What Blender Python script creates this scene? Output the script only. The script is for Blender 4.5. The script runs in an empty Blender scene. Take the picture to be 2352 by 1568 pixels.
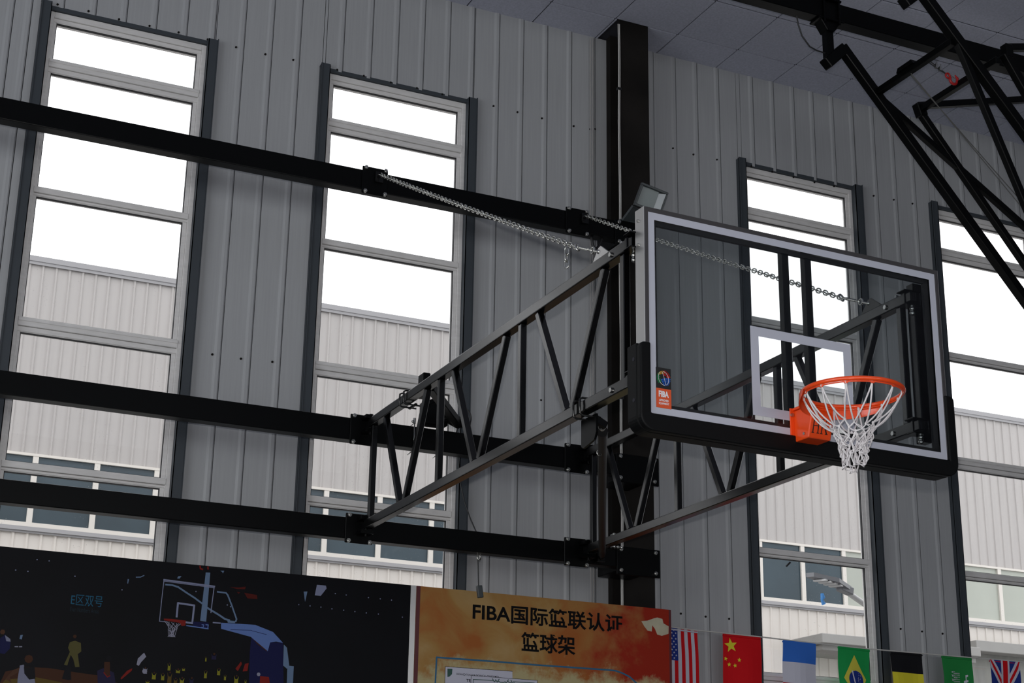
# Wall-mounted basketball hoop in a steel hall, seen from below.
# All coordinates below are metres; heights are relative to eye level, which
# stands EYE metres above the floor (builders add EYE).
import bpy, math, random
from mathutils import Vector, Matrix
random.seed(7)
sc = bpy.context.scene
C = sc.collection
EYE = 0.85
PI = math.pi

# ---------------------------------------------------------------- camera
cam = bpy.data.cameras.new('camera'); cam_o = bpy.data.objects.new('camera', cam); C.objects.link(cam_o)
cam.sensor_width = 36.0; cam.lens = 57.25; cam.clip_end = 400
cam_o.matrix_world = Matrix(((0.906095, -0.147630, -0.396480, 0.0),
                             (-0.422803, -0.282467, -0.861075, 0.0),
                             (0.015128, 0.947849, -0.318360, EYE),
                             (0, 0, 0, 1)))
sc.camera = cam_o

# ---------------------------------------------------------------- sky, lamps, exposure
world = bpy.data.worlds.new('overcast_sky'); sc.world = world; world.use_nodes = True
wn = world.node_tree; wn.nodes.clear()
wo = wn.nodes.new('ShaderNodeOutputWorld'); wb = wn.nodes.new('ShaderNodeBackground')
tc = wn.nodes.new('ShaderNodeTexCoord'); sx = wn.nodes.new('ShaderNodeSeparateXYZ'); cr = wn.nodes.new('ShaderNodeValToRGB')
wn.links.new(tc.outputs['Generated'], sx.inputs[0]); wn.links.new(sx.outputs['Z'], cr.inputs[0])
cr.color_ramp.elements[0].position = 0.0; cr.color_ramp.elements[0].color = (0.90, 0.925, 0.95, 1)
cr.color_ramp.elements[1].position = 0.6; cr.color_ramp.elements[1].color = (0.97, 0.985, 1.0, 1)
wn.links.new(cr.outputs[0], wb.inputs[0]); wb.inputs[1].default_value = 2.1
wn.links.new(wb.outputs[0], wo.inputs[0])

def area(name, loc, rot, sx_, sy_, power, col=(1, 1, 1)):
    l = bpy.data.lights.new(name, 'AREA'); l.shape = 'RECTANGLE'; l.size = sx_; l.size_y = sy_
    l.energy = power; l.color = col
    o = bpy.data.objects.new(name, l); C.objects.link(o)
    o.location = (loc[0], loc[1], loc[2] + EYE); o.rotation_euler = rot
    return o
# daylight entering through the openings of the side wall and the rear wall
area('side_opening_daylight', (-7.85, 1.0, 2.2), (0, math.radians(-90), 0), 4.4, 11.0, 335, (0.93, 0.97, 1.0))
area('rear_opening_daylight', (5.0, -9.85, 1.4), (math.radians(90), 0, 0), 15.0, 3.6, 140, (0.98, 0.98, 1.0))
# the photographer's flash
fl = bpy.data.lights.new('camera_flash', 'SPOT'); fl.energy = 690; fl.spot_size = math.radians(75); fl.spot_blend = 0.4
fl.shadow_soft_size = 0.03; fl.color = (1.0, 0.97, 0.95)
fo = bpy.data.objects.new('camera_flash', fl); C.objects.link(fo)
fo.matrix_world = cam_o.matrix_world.copy(); fo.location = (-0.02, 0.0, EYE + 0.16)

sc.view_settings.view_transform = 'Standard'; sc.view_settings.look = 'None'
sc.view_settings.exposure = 0.0; sc.view_settings.gamma = 1.0; sc.view_settings.use_curve_mapping = False
sc.render.engine = 'CYCLES'
sc.cycles.use_denoising = True
sc.cycles.max_bounces = 10; sc.cycles.diffuse_bounces = 4; sc.cycles.glossy_bounces = 4
sc.cycles.transparent_max_bounces = 24; sc.cycles.transmission_bounces = 8
sc.cycles.sample_clamp_indirect = 6.0

# ---------------------------------------------------------------- materials
def lin(c):
    c = c / 255.0
    return c / 12.92 if c <= 0.04045 else ((c + 0.055) / 1.055) ** 2.4
def rgb(r, g, b): return (lin(r), lin(g), lin(b), 1)
def mat(name, col, rough=0.5, metal=0.0, spec=0.5, noise=0.0, nscale=8.0, stretch=None, bump=0.0, bscale=200.0, coat=0.0):
    m = bpy.data.materials.new(name); m.use_nodes = True
    nt = m.node_tree; b = nt.nodes['Principled BSDF']
    b.inputs['Base Color'].default_value = col; b.inputs['Roughness'].default_value = rough
    b.inputs['Metallic'].default_value = metal; b.inputs['Specular IOR Level'].default_value = spec
    b.inputs['Coat Weight'].default_value = coat
    geo = None
    if noise or bump:
        geo = nt.nodes.new('ShaderNodeNewGeometry'); mp = nt.nodes.new('ShaderNodeMapping')
        nt.links.new(geo.outputs['Position'], mp.inputs[0])
        if stretch: mp.inputs['Scale'].default_value = stretch
    if noise:
        n = nt.nodes.new('ShaderNodeTexNoise'); n.inputs['Scale'].default_value = nscale; n.inputs['Detail'].default_value = 6
        nt.links.new(mp.outputs[0], n.inputs['Vector'])
        r = nt.nodes.new('ShaderNodeValToRGB'); r.color_ramp.elements[0].position = 0.3; r.color_ramp.elements[1].position = 0.7
        d = [max(0, c * (1 - noise)) for c in col[:3]] + [1]; u = [min(1, c * (1 + noise)) for c in col[:3]] + [1]
        r.color_ramp.elements[0].color = d; r.color_ramp.elements[1].color = u
        nt.links.new(n.outputs['Fac'], r.inputs[0]); nt.links.new(r.outputs[0], b.inputs['Base Color'])
    if bump:
        n2 = nt.nodes.new('ShaderNodeTexNoise'); n2.inputs['Scale'].default_value = bscale; n2.inputs['Detail'].default_value = 3
        nt.links.new(geo.outputs['Position'], n2.inputs['Vector'])
        bp = nt.nodes.new('ShaderNodeBump'); bp.inputs['Strength'].default_value = bump; bp.inputs['Distance'].default_value = 0.004
        nt.links.new(n2.outputs['Fac'], bp.inputs['Height']); nt.links.new(bp.outputs[0], b.inputs['Normal'])
    return m
def glass(name, tint, refl=0.06, rough=0.0, dirt=0.0):
    m = bpy.data.materials.new(name); m.use_nodes = True; nt = m.node_tree; nt.nodes.clear()
    o = nt.nodes.new('ShaderNodeOutputMaterial'); t = nt.nodes.new('ShaderNodeBsdfTransparent'); g = nt.nodes.new('ShaderNodeBsdfGlossy')
    mx = nt.nodes.new('ShaderNodeMixShader'); lw = nt.nodes.new('ShaderNodeLayerWeight'); lw.inputs[0].default_value = 0.5
    pw = nt.nodes.new('ShaderNodeMath'); pw.operation = 'POWER'; pw.inputs[1].default_value = 5.0
    ma = nt.nodes.new('ShaderNodeMath'); ma.operation = 'MULTIPLY_ADD'; ma.inputs[1].default_value = 1.0 - refl; ma.inputs[2].default_value = refl
    nt.links.new(lw.outputs['Facing'], pw.inputs[0]); nt.links.new(pw.outputs[0], ma.inputs[0])
    t.inputs[0].default_value = tint; g.inputs['Roughness'].default_value = rough
    nt.links.new(ma.outputs[0], mx.inputs[0]); nt.links.new(t.outputs[0], mx.inputs[1]); nt.links.new(g.outputs[0], mx.inputs[2])
    last = mx
    if dirt:
        d = nt.nodes.new('ShaderNodeBsdfDiffuse'); d.inputs[0].default_value = (0.75, 0.75, 0.73, 1)
        geo = nt.nodes.new('ShaderNodeNewGeometry'); v = nt.nodes.new('ShaderNodeTexVoronoi'); v.inputs['Scale'].default_value = 38
        nz = nt.nodes.new('ShaderNodeTexNoise'); nz.inputs['Scale'].default_value = 2.3; nz.inputs['Detail'].default_value = 3
        nt.links.new(geo.outputs['Position'], v.inputs['Vector']); nt.links.new(geo.outputs['Position'], nz.inputs['Vector'])
        lt = nt.nodes.new('ShaderNodeMath'); lt.operation = 'LESS_THAN'; lt.inputs[1].default_value = 0.085
        nt.links.new(v.outputs['Distance'], lt.inputs[0])
        gt = nt.nodes.new('ShaderNodeMath'); gt.operation = 'GREATER_THAN'; gt.inputs[1].default_value = 0.52
        nt.links.new(nz.outputs['Fac'], gt.inputs[0])
        mu = nt.nodes.new('ShaderNodeMath'); mu.operation = 'MULTIPLY'; nt.links.new(lt.outputs[0], mu.inputs[0]); nt.links.new(gt.outputs[0], mu.inputs[1])
        m3 = nt.nodes.new('ShaderNodeMath'); m3.operation = 'MULTIPLY'; m3.inputs[1].default_value = dirt; nt.links.new(mu.outputs[0], m3.inputs[0])
        m2 = nt.nodes.new('ShaderNodeMixShader'); nt.links.new(m3.outputs[0], m2.inputs[0]); nt.links.new(mx.outputs[0], m2.inputs[1]); nt.links.new(d.outputs[0], m2.inputs[2])
        last = m2
    nt.links.new(last.outputs[0], o.inputs[0])
    return m

M = {}
M['siding'] = mat('siding', (0.348, 0.356, 0.368, 1), 0.5, noise=0.045, nscale=5, stretch=(12, 12, 0.35), bump=0.03, bscale=60)
M['ceil'] = mat('ceiling_tile', (0.42, 0.435, 0.52, 1), 0.9, noise=0.10, nscale=55, bump=0.4, bscale=140)
M['gap'] = mat('dark_gap', (0.02, 0.02, 0.028, 1), 0.9)
M['black'] = mat('black_paint', (0.0012, 0.0014, 0.0016, 1), 0.36, spec=0.13)
M['blacksheen'] = mat('black_sheen_paint', (0.002, 0.0021, 0.0023, 1), 0.22, spec=0.38)
M['truss'] = mat('truss_paint', (0.0015, 0.0016, 0.0018, 1), 0.22, spec=0.5)
M['darksteel'] = mat('blackened_steel', (0.05, 0.05, 0.05, 1), 0.25, metal=0.9)
M['column'] = mat('column_steel', (0.012, 0.0105, 0.0095, 1), 0.7, noise=0.3, nscale=3, spec=0.12)
M['jamb'] = mat('dark_jamb', (0.046, 0.054, 0.063, 1), 0.5, spec=0.3)
M['white_frame'] = mat('white_window_frame', (0.66, 0.645, 0.635, 1), 0.4, noise=0.06, nscale=12, stretch=(1, 1, 4))
M['gasket'] = mat('black_gasket', (0.015, 0.015, 0.017, 1), 0.6)
M['alu'] = mat('brushed_aluminium', (0.62, 0.61, 0.60, 1), 0.36, metal=0.85)
M['alu_front'] = mat('aluminium_front_shaded', (0.055, 0.052, 0.055, 1), 0.5, metal=0.2)  # same aluminium as the sides, its darker reflections put into the colour
M['chrome'] = mat('zinc_plated', (0.62, 0.62, 0.58, 1), 0.22, metal=1.0)
M['bolt'] = mat('bolt_steel', (0.5, 0.5, 0.48, 1), 0.28, metal=1.0)
M['line'] = mat('white_line_paint', (0.47, 0.485, 0.56, 1), 0.5)
M['rubber'] = mat('black_padding', (0.0028, 0.003, 0.0033, 1), 0.5, spec=0.16, bump=0.08, bscale=220)
M['orange'] = mat('orange_rim_paint', (0.86, 0.072, 0.006, 1), 0.28, spec=0.6, coat=0.4)
M['orangeprint'] = mat('orange_print', (0.66, 0.085, 0.02, 1), 0.5)
M['blackprint'] = mat('black_print', (0.008, 0.008, 0.008, 1), 0.5)
M['whiteprint'] = mat('white_print', (0.75, 0.75, 0.78, 1), 0.5)
M['cord'] = mat('net_cord', (0.82, 0.79, 0.80, 1), 0.8, bump=0.6, bscale=500)
M['boardglass'] = glass('backboard_glass', (0.825, 0.845, 0.85, 1), 0.03)
M['pane'] = glass('window_glass', (0.985, 0.982, 0.982, 1), 0.025, dirt=0.35)
M['lampglass'] = mat('floodlight_glass', (0.16, 0.19, 0.19, 1), 0.15, spec=0.6)
M['lampbody'] = mat('floodlight_body', (0.035, 0.042, 0.045, 1), 0.45)
M['lampsilver'] = mat('floodlight_reflector', (0.45, 0.47, 0.47, 1), 0.3, metal=0.8)
M['cable'] = mat('black_cable', (0.006, 0.006, 0.007, 1), 0.45)
M['whitecable'] = mat('white_cable', (0.50, 0.49, 0.47, 1), 0.6)
M['rustpipe'] = mat('wall_conduit', (0.34, 0.33, 0.32, 1), 0.6)
M['floor'] = mat('hall_floor', (0.22, 0.22, 0.23, 1), 0.5, noise=0.05, nscale=2)
M['shell'] = mat('hall_lining', (0.12, 0.125, 0.13, 1), 0.8)
M['rope'] = mat('steel_rope', (0.09, 0.09, 0.085, 1), 0.5)
M['red'] = mat('red_hook_paint', (0.40, 0.010, 0.010, 1), 0.4)
M['bsiding'] = mat('outside_cladding', (0.405, 0.383, 0.372, 1), 0.55, noise=0.04, nscale=2, stretch=(6, 6, 0.3))
M['bwhite'] = mat('outside_white_cladding', (0.62, 0.58, 0.54, 1), 0.55, noise=0.02, nscale=2)
M['btrim'] = mat('outside_trim', (0.33, 0.325, 0.335, 1), 0.7, spec=0.2)
M['bframe'] = mat('outside_window_frame', (0.63, 0.595, 0.55, 1), 0.5)
M['bglass'] = mat('outside_window_glass', (0.030, 0.050, 0.064, 1), 0.2, spec=0.35, noise=0.25, nscale=0.8)
M['bcurtain'] = mat('outside_curtained_glass', (0.36, 0.38, 0.335, 1), 0.25, spec=0.5, noise=0.05, nscale=1.5)
M['concrete'] = mat('canopy_concrete', (0.28, 0.275, 0.265, 1), 0.8, noise=0.05, nscale=3)
M['rough_wall'] = mat('lower_wall', (0.20, 0.20, 0.185, 1), 0.9, noise=0.2, nscale=1.8, stretch=(3, 1, 0.6))
M['ground'] = mat('yard_concrete', (0.32, 0.31, 0.30, 1), 0.9, noise=0.1, nscale=0.6)
M['lampgrey'] = mat('street_lamp_grey', (0.19, 0.195, 0.21, 1), 0.4)
M['lampwhite'] = mat('street_lamp_pole', (0.52, 0.52, 0.52, 1), 0.4)
M['blue_tag'] = mat('blue_strip', (0.06, 0.25, 0.60, 1), 0.7)

# ---------------------------------------------------------------- mesh helpers
def V(*a): return Vector(a)
class MB:
    """collects shapes in room coordinates, then links them as ONE mesh object"""
    def __init__(s): s.v = []; s.f = []; s.mi = []; s.sm = []
    def add(s, vs, fs, mi=0, smooth=False):
        n = len(s.v); s.v += [tuple(p) for p in vs]
        for f in fs: s.f.append([n + i for i in f]); s.mi.append(mi); s.sm.append(smooth)
        return s
    def box(s, x0, x1, y0, y1, z0, z1, mi=0):
        vs = [(x0,y0,z0),(x1,y0,z0),(x1,y1,z0),(x0,y1,z0),(x0,y0,z1),(x1,y0,z1),(x1,y1,z1),(x0,y1,z1)]
        return s.add(vs, [(0,3,2,1),(4,5,6,7),(0,1,5,4),(1,2,6,5),(2,3,7,6),(3,0,4,7)], mi)
    def bar(s, p, q, w, h, up=(0,0,1), mi=0):
        p = Vector(p); q = Vector(q); d = (q - p).normalized(); u = Vector(up)
        if abs(d.dot(u)) > 0.98: u = Vector((0,0,1)) if abs(d.z) < 0.9 else Vector((0,1,0))
        a = d.cross(u).normalized() * (w / 2); b = a.cross(d).normalized() * (h / 2)
        vs = [p-a-b, p+a-b, p+a+b, p-a+b, q-a-b, q+a-b, q+a+b, q-a+b]
        return s.add(vs, [(0,1,2,3),(7,6,5,4),(0,4,5,1),(1,5,6,2),(2,6,7,3),(3,7,4,0)], mi)
    def tube(s, pts, r, n=8, closed=False, mi=0, cap=True, rs=None):
        pts = [Vector(p) for p in pts]; m = len(pts); rings = []
        prev = None
        for i, p in enumerate(pts):
            if closed: t = pts[(i+1) % m] - pts[i-1]
            else: t = pts[min(i+1, m-1)] - pts[max(i-1, 0)]
            if t.length < 1e-9: t = Vector((0,0,1))
            t.normalize()
            if prev is None:
                u = Vector((0,0,1)) if abs(t.z) < 0.9 else Vector((1,0,0))
                a = t.cross(u).normalized()
            else:
                a = prev - t * prev.dot(t)
                a = a.normalized() if a.length > 1e-6 else t.orthogonal().normalized()
            prev = a; b = t.cross(a); rr = rs[i] if rs else r
            rings.append([p + a * math.cos(2*PI*k/n) * rr + b * math.sin(2*PI*k/n) * rr for k in range(n)])
        vs = [v for rg in rings for v in rg]; fs = []
        for i in range(m if closed else m - 1):
            j = (i + 1) % m
            for k in range(n): fs.append((i*n+k, j*n+k, j*n+(k+1) % n, i*n+(k+1) % n))
        s.add(vs, fs, mi, True)
        if cap and not closed:
            s.add(rings[0], [tuple(range(n))], mi); s.add(rings[-1], [tuple(reversed(range(n)))], mi)
        return s
    def cyl(s, p, q, r, n=12, mi=0): return s.tube([p, q], r, n, mi=mi)
    def prism(s, poly, fn, d0, d1, mi=0):
        """extrude a 2-D polygon; fn(a, b, d) gives the point"""
        n = len(poly)
        vs = [fn(a, b, d0) for a, b in poly] + [fn(a, b, d1) for a, b in poly]
        fs = [tuple(range(n)), tuple(reversed(range(n, 2*n)))] + [(i, i+n, (i+1) % n + n, (i+1) % n) for i in range(n)]
        return s.add(vs, fs, mi)
    def face(s, vs, mi=0): return s.add(vs, [tuple(range(len(vs)))], mi)
    def sphere(s, c, r, n=8, m=6, mi=0, sc=(1,1,1)):
        vs = []; fs = []
        for j in range(m + 1):
            th = PI * j / m
            for i in range(n):
                ph = 2*PI*i/n
                vs.append((c[0]+r*sc[0]*math.sin(th)*math.cos(ph), c[1]+r*sc[1]*math.sin(th)*math.sin(ph), c[2]+r*sc[2]*math.cos(th)))
        for j in range(m):
            for i in range(n): fs.append((j*n+i, (j+1)*n+i, (j+1)*n+(i+1) % n, j*n+(i+1) % n))
        return s.add(vs, fs, mi, True)
    def mesh(s, name, mats, org):
        me = bpy.data.meshes.new(name)
        me.from_pydata([(x-org[0], y-org[1], z-org[2]) for x, y, z in s.v], [], s.f)
        for m in mats: me.materials.append(m)
        me.polygons.foreach_set('material_index', s.mi); me.polygons.foreach_set('use_smooth', s.sm)
        me.update(); return me
    def build(s, name, m, parent=None, bevel=0, seg=1, fix=True, **tags):
        xs = [v[0] for v in s.v]; ys = [v[1] for v in s.v]; zs = [v[2] for v in s.v]
        org = ((min(xs)+max(xs))/2, (min(ys)+max(ys))/2, min(zs))
        me = s.mesh(name, m if isinstance(m, (list, tuple)) else [m], org)
        if fix:
            import bmesh
            bm = bmesh.new(); bm.from_mesh(me); bmesh.ops.recalc_face_normals(bm, faces=bm.faces[:]); bm.to_mesh(me); bm.free()
        o = bpy.data.objects.new(name, me); C.objects.link(o)
        w = Vector((org[0], org[1], org[2] + EYE)); place(o, w, parent)
        if bevel:
            b = o.modifiers.new('bevel', 'BEVEL'); b.width = bevel; b.segments = seg; b.limit_method = 'ANGLE'; b.angle_limit = math.radians(40)
        for k, t in tags.items(): o[k] = t
        return o
WP = {}
def place(o, w, parent):
    WP[o.name] = Vector(w)
    if parent is not None:
        o.parent = parent; o.location = Vector(w) - WP[parent.name]
    else: o.location = w
def thing(name, loc, **tags):
    o = bpy.data.objects.new(name, None); o.empty_display_size = 0.1; C.objects.link(o)
    place(o, (loc[0], loc[1], loc[2] + EYE), None)
    for k, t in tags.items(): o[k] = t
    return o
def inst(name, me, w, parent, rot=None):
    """another object sharing mesh me, at room point w"""
    o = bpy.data.objects.new(name, me); C.objects.link(o)
    place(o, (w[0], w[1], w[2] + EYE), parent)
    if rot is not None: o.rotation_euler = rot
    return o
ST = dict(kind='structure')
def arc(cx, cz, r, a0, a1, n=8):
    return [(cx + r*math.cos(math.radians(a0+(a1-a0)*i/n)), cz + r*math.sin(math.radians(a0+(a1-a0)*i/n))) for i in range(n+1)]
def stroke(pl, w):
    """polyline of 2-D points -> list of quads of width w"""
    out = []
    for (a, b), (c, d) in zip(pl[:-1], pl[1:]):
        dx, dz = c-a, d-b; L = math.hypot(dx, dz) or 1; nx, nz = -dz/L*w/2, dx/L*w/2; ex_, ez = dx/L*w*0.3, dz/L*w*0.3
        out.append([(a+nx-ex_, b+nz-ez), (a-nx-ex_, b-nz-ez), (c-nx+ex_, d-nz+ez), (c+nx+ex_, d+nz+ez)])
    return out
def text_polys(body, x0, x1, z0, z1, bold=0.0, rot=0, keep=False, space=1.0):
    """glyph outlines scaled into a rectangle -> (verts2d, faces)"""
    cu = bpy.data.curves.new('lettering', 'FONT'); cu.body = body; cu.offset = bold; cu.resolution_u = 3; cu.space_character = space
    o = bpy.data.objects.new('lettering', cu); C.objects.link(o)
    dg = bpy.context.evaluated_depsgraph_get(); dg.update()
    me = bpy.data.meshes.new_from_object(o.evaluated_get(dg))
    vs = [(v.co.x, v.co.y) for v in me.vertices]; fs = [list(p.vertices) for p in me.polygons]
    bpy.data.objects.remove(o); bpy.data.curves.remove(cu); bpy.data.meshes.remove(me)
    if rot == -90: vs = [(y, -x) for x, y in vs]
    if rot == 90: vs = [(-y, x) for x, y in vs]
    ax = min(v[0] for v in vs); bx = max(v[0] for v in vs); az = min(v[1] for v in vs); bz = max(v[1] for v in vs)
    sx2 = (x1-x0)/(bx-ax); sz2 = (z1-z0)/(bz-az)
    return [(x0+(x-ax)*sx2, z0+(z-az)*sz2) for x, z in vs], fs

# ================================================================ THE HALL
YW = 10.95           # inner face of the window wall
CEIL = 6.90
FLR = -EYE
# ---- floor and lining of the parts of the hall behind the camera
MB().box(-8.2, 20.2, -10.2, 11.2, FLR-0.1, FLR).build('floor', M['floor'], **ST)
wl = MB(); wl.box(-8.2, -8.0, -10.0, -5, FLR, CEIL+0.1); wl.box(-8.2, -8.0, 7, 11.2, FLR, CEIL+0.1); wl.box(-8.2, -8.0, -5, 7, 4.6, CEIL+0.1); wl.box(-8.2, -8.0, -5, 7, FLR, -0.2)
wl.build('wall_left', M['shell'], **ST)
MB().box(20.0, 20.2, -10.0, 11.2, FLR, CEIL+0.1).build('wall_right', M['shell'], **ST)
wr = MB(); wr.box(-8.2, -3, -10.2, -10, FLR, CEIL+0.1); wr.box(13, 20.2, -10.2, -10, FLR, CEIL+0.1); wr.box(-3, 13, -10.2, -10, 3.4, CEIL+0.1); wr.box(-3, 13, -10.2, -10, FLR, -0.5)
wr.build('wall_rear', M['shell'], **ST)

# ---- window wall: corrugated siding, one sheet rib to rib
ribs = [-2.3, -2.08, -1.86, -1.64, -1.42, -1.20, -0.98, -0.76, -0.54, -0.32, -0.10, 0.12, 0.34,
        0.607, 0.828, 1.049, 1.172, 1.395, 1.625, 1.85, 2.075, 2.305, 2.527, 2.749, 2.970, 3.192, 3.400, 3.545,
        3.780, 4.001, 4.223, 4.447, 4.666, 4.887, 5.108, 5.330, 5.557, 5.779, 6.00, 6.13, 6.347, 6.569, 6.787, 7.008,
        7.224, 7.363, 7.584, 7.803, 8.012, 8.230, 8.453, 8.678, 8.893, 9.110, 9.33, 9.46, 9.68, 9.90, 10.12, 10.34, 10.56,
        10.78, 11.0, 11.22, 11.44, 11.66, 11.88, 12.1, 12.32, 12.54, 12.76, 12.98, 13.2]
WIN = [(1.225, 2.530), (3.345, 4.665), (7.140, 8.440), (9.215, 10.515), (11.35, 12.65)]
WIN = [(a_*1.0032, b_*1.0032) for a_, b_ in WIN]   # outer edges of the steel jambs
WTOP, WBOT = 6.015, 0.55
wall = thing('wall_back', (5.4, YW, FLR), **ST)
def siding(x0, x1, z0, z1, rib=True):
    g = 0.0026
    prof = [(x0+g, 0.0), ]
    if rib and x1 - x0 > 0.09:
        prof += [(x1-0.052, 0.0), (x1-0.034, -0.0075), (x1-0.012, -0.0075), (x1-g, -0.001)]
    else: prof += [(x1-g, 0.0)]
    prof += [(x1-g, 0.03), (x0+g, 0.03)]
    b = MB(); b.prism(prof, lambda a, d, z: (a, YW + d, z), z0, z1)
    b.build('siding_sheet', M['siding'], wall, fix=True)
hgap = {}
for (w0, w1), g_ in zip(WIN, (0.030, 0.018, 0.004, 0.030, 0.02)): hgap[(w0+0.02, w1-0.02)] = g_
for a, b_ in zip(ribs[:-1], ribs[1:]):
    cuts = [(a, b_)]
    full = True
    for w0, w1 in WIN:
        w0 += 0.02; w1 -= 0.02
        lo, hi = max(a, w0), min(b_, w1)
        if lo < hi - 1e-4:
            full = False
            if a < w0 - 0.004: siding(a, w0, FLR, CEIL, False)
            if b_ > w1 + 0.004: siding(w1, b_, FLR, CEIL, True)
            siding(lo, hi, WTOP + hgap[(w0, w1)], CEIL, True); siding(lo, hi, FLR, WBOT, True)
    if full: siding(a, b_, FLR, CEIL, True)
bk = MB()
xs_ = [-2.4] + [v for w in WIN for v in (w[0]+0.06, w[1]-0.06)] + [13.3]
for i in range(0, len(xs_), 2): bk.box(xs_[i], xs_[i+1], YW+0.031, YW+0.16, FLR, CEIL)
for w0, w1 in WIN:
    bk.box(w0+0.06, w1-0.06, YW+0.031, YW+0.16, WTOP+0.03, CEIL); bk.box(w0+0.06, w1-0.06, YW+0.031, YW+0.16, FLR, WBOT)
bk.box(-8.2, -2.4, YW+0.03, YW+0.16, FLR, CEIL); bk.box(13.3, 20.2, YW+0.03, YW+0.16, FLR, CEIL)
bk.build('insulation_core', M['gap'], wall)
# self-drilling screws
sb = MB(); sb.cyl((0,0,0), (0,-0.007,0), 0.0085, 8); sb.cyl((0,-0.007,0), (0,-0.013,0), 0.005, 6)
screw_me = sb.mesh('screw', [M['column']], (0,0,0))
for x, z in [(2.916, 6.042), (3.139, 6.048), (4.840, 6.038), (5.056, 6.032), (5.279, 6.026), (5.573, 6.020), (5.773, 6.036), (5.728, 6.026),
             (6.526, 6.021), (6.729, 6.006), (6.965, 6.007), (2.685, 3.583), (2.896, 3.582), (3.129, 3.594), (5.296, 3.605),
             (6.522, 2.046), (6.746, 2.041), (6.962, 2.041), (8.632, 2.091), (8.851, 2.087), (9.065, 2.085),
             (8.623, 5.997), (8.847, 6.002), (9.058, 6.005), (1.236, 6.066), (1.345, 6.066), (1.568, 6.069), (1.793, 6.058), (2.020, 6.061), (2.240, 6.061), (2.464, 6.058), (2.685, 6.046),
             (3.362, 6.041), (3.497, 6.047), (3.718, 6.046), (3.945, 6.042), (4.168, 6.044), (4.387, 6.040), (4.612, 6.045),
             (7.182, 6.015), (7.317, 6.018), (7.533, 6.009), (7.757, 6.004), (7.979, 5.999), (8.190, 6.004), (8.403, 5.995)]:
    inst('screw', screw_me, (x, YW-0.001, z), wall)
# long conduit pair on the wall
for dx in (0.0, 0.022):
    cb = MB(); cb.tube([(5.722+dx, YW-0.022, 6.88), (5.722+dx, YW-0.022, 4.2), (5.726+dx, YW-0.022, 2.0)], 0.0045, 6)
    cb.build('wall_conduit', M['rustpipe'], label=('thin pale conduit on the wall left of the dark column' if dx == 0 else 'thin pale conduit nearest the dark column, on its left'), category='cable')

# ---- ceiling of square mineral tiles
ceil = thing('ceiling', (7.5, 6.0, CEIL), **ST)
MB().box(-8.2, 20.2, -10.2, 11.2, CEIL+0.016, CEIL+0.10).build('ceiling_deck', M['gap'], ceil)
cx0 = 5.185; PX_ = 0.5985
rows = [(10.599, 10.96), (9.983, 10.585), (9.370, 9.967), (8.758, 9.354), (8.146, 8.742), (7.534, 8.130)]
for (y0, y1) in rows:
    for k in range(-8, 14):
        x0 = cx0 + k*PX_
        if x0 < 5.98 < x0 + PX_ and y1 > 10.9:      # cut round the column
            MB().box(x0+0.0065, 5.80, y0+0.002, y1, CEIL, CEIL+0.011).build('ceiling_tile', M['ceil'], ceil)
            MB().box(6.10, x0+PX_-0.0065, y0+0.002, y1, CEIL, CEIL+0.011).build('ceiling_tile', M['ceil'], ceil) if x0+PX_-0.0065 > 6.12 else None
            continue
        if x0 < 6.10 and x0 + PX_ > 6.10 and y1 > 10.9:
            MB().box(6.10, x0+PX_-0.0065, y0+0.002, y1, CEIL, CEIL+0.011).build('ceiling_tile', M['ceil'], ceil); continue
        MB().box(x0+0.0065, x0+PX_-0.0065, y0+0.002, y1-0.002, CEIL, CEIL+0.011).build('ceiling_tile', M['ceil'], ceil)
MB().box(-8.2, 20.2, -10.2, 7.52, CEIL, CEIL+0.011).build('ceiling_field', M['ceil'], ceil)
MB().box(-8.2, cx0-8*PX_-0.004, 7.53, 11.2, CEIL, CEIL+0.011).build('ceiling_field', M['ceil'], ceil)
MB().box(cx0+14*PX_+0.004, 20.2, 7.53, 11.2, CEIL, CEIL+0.011).build('ceiling_field', M['ceil'], ceil)

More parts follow.
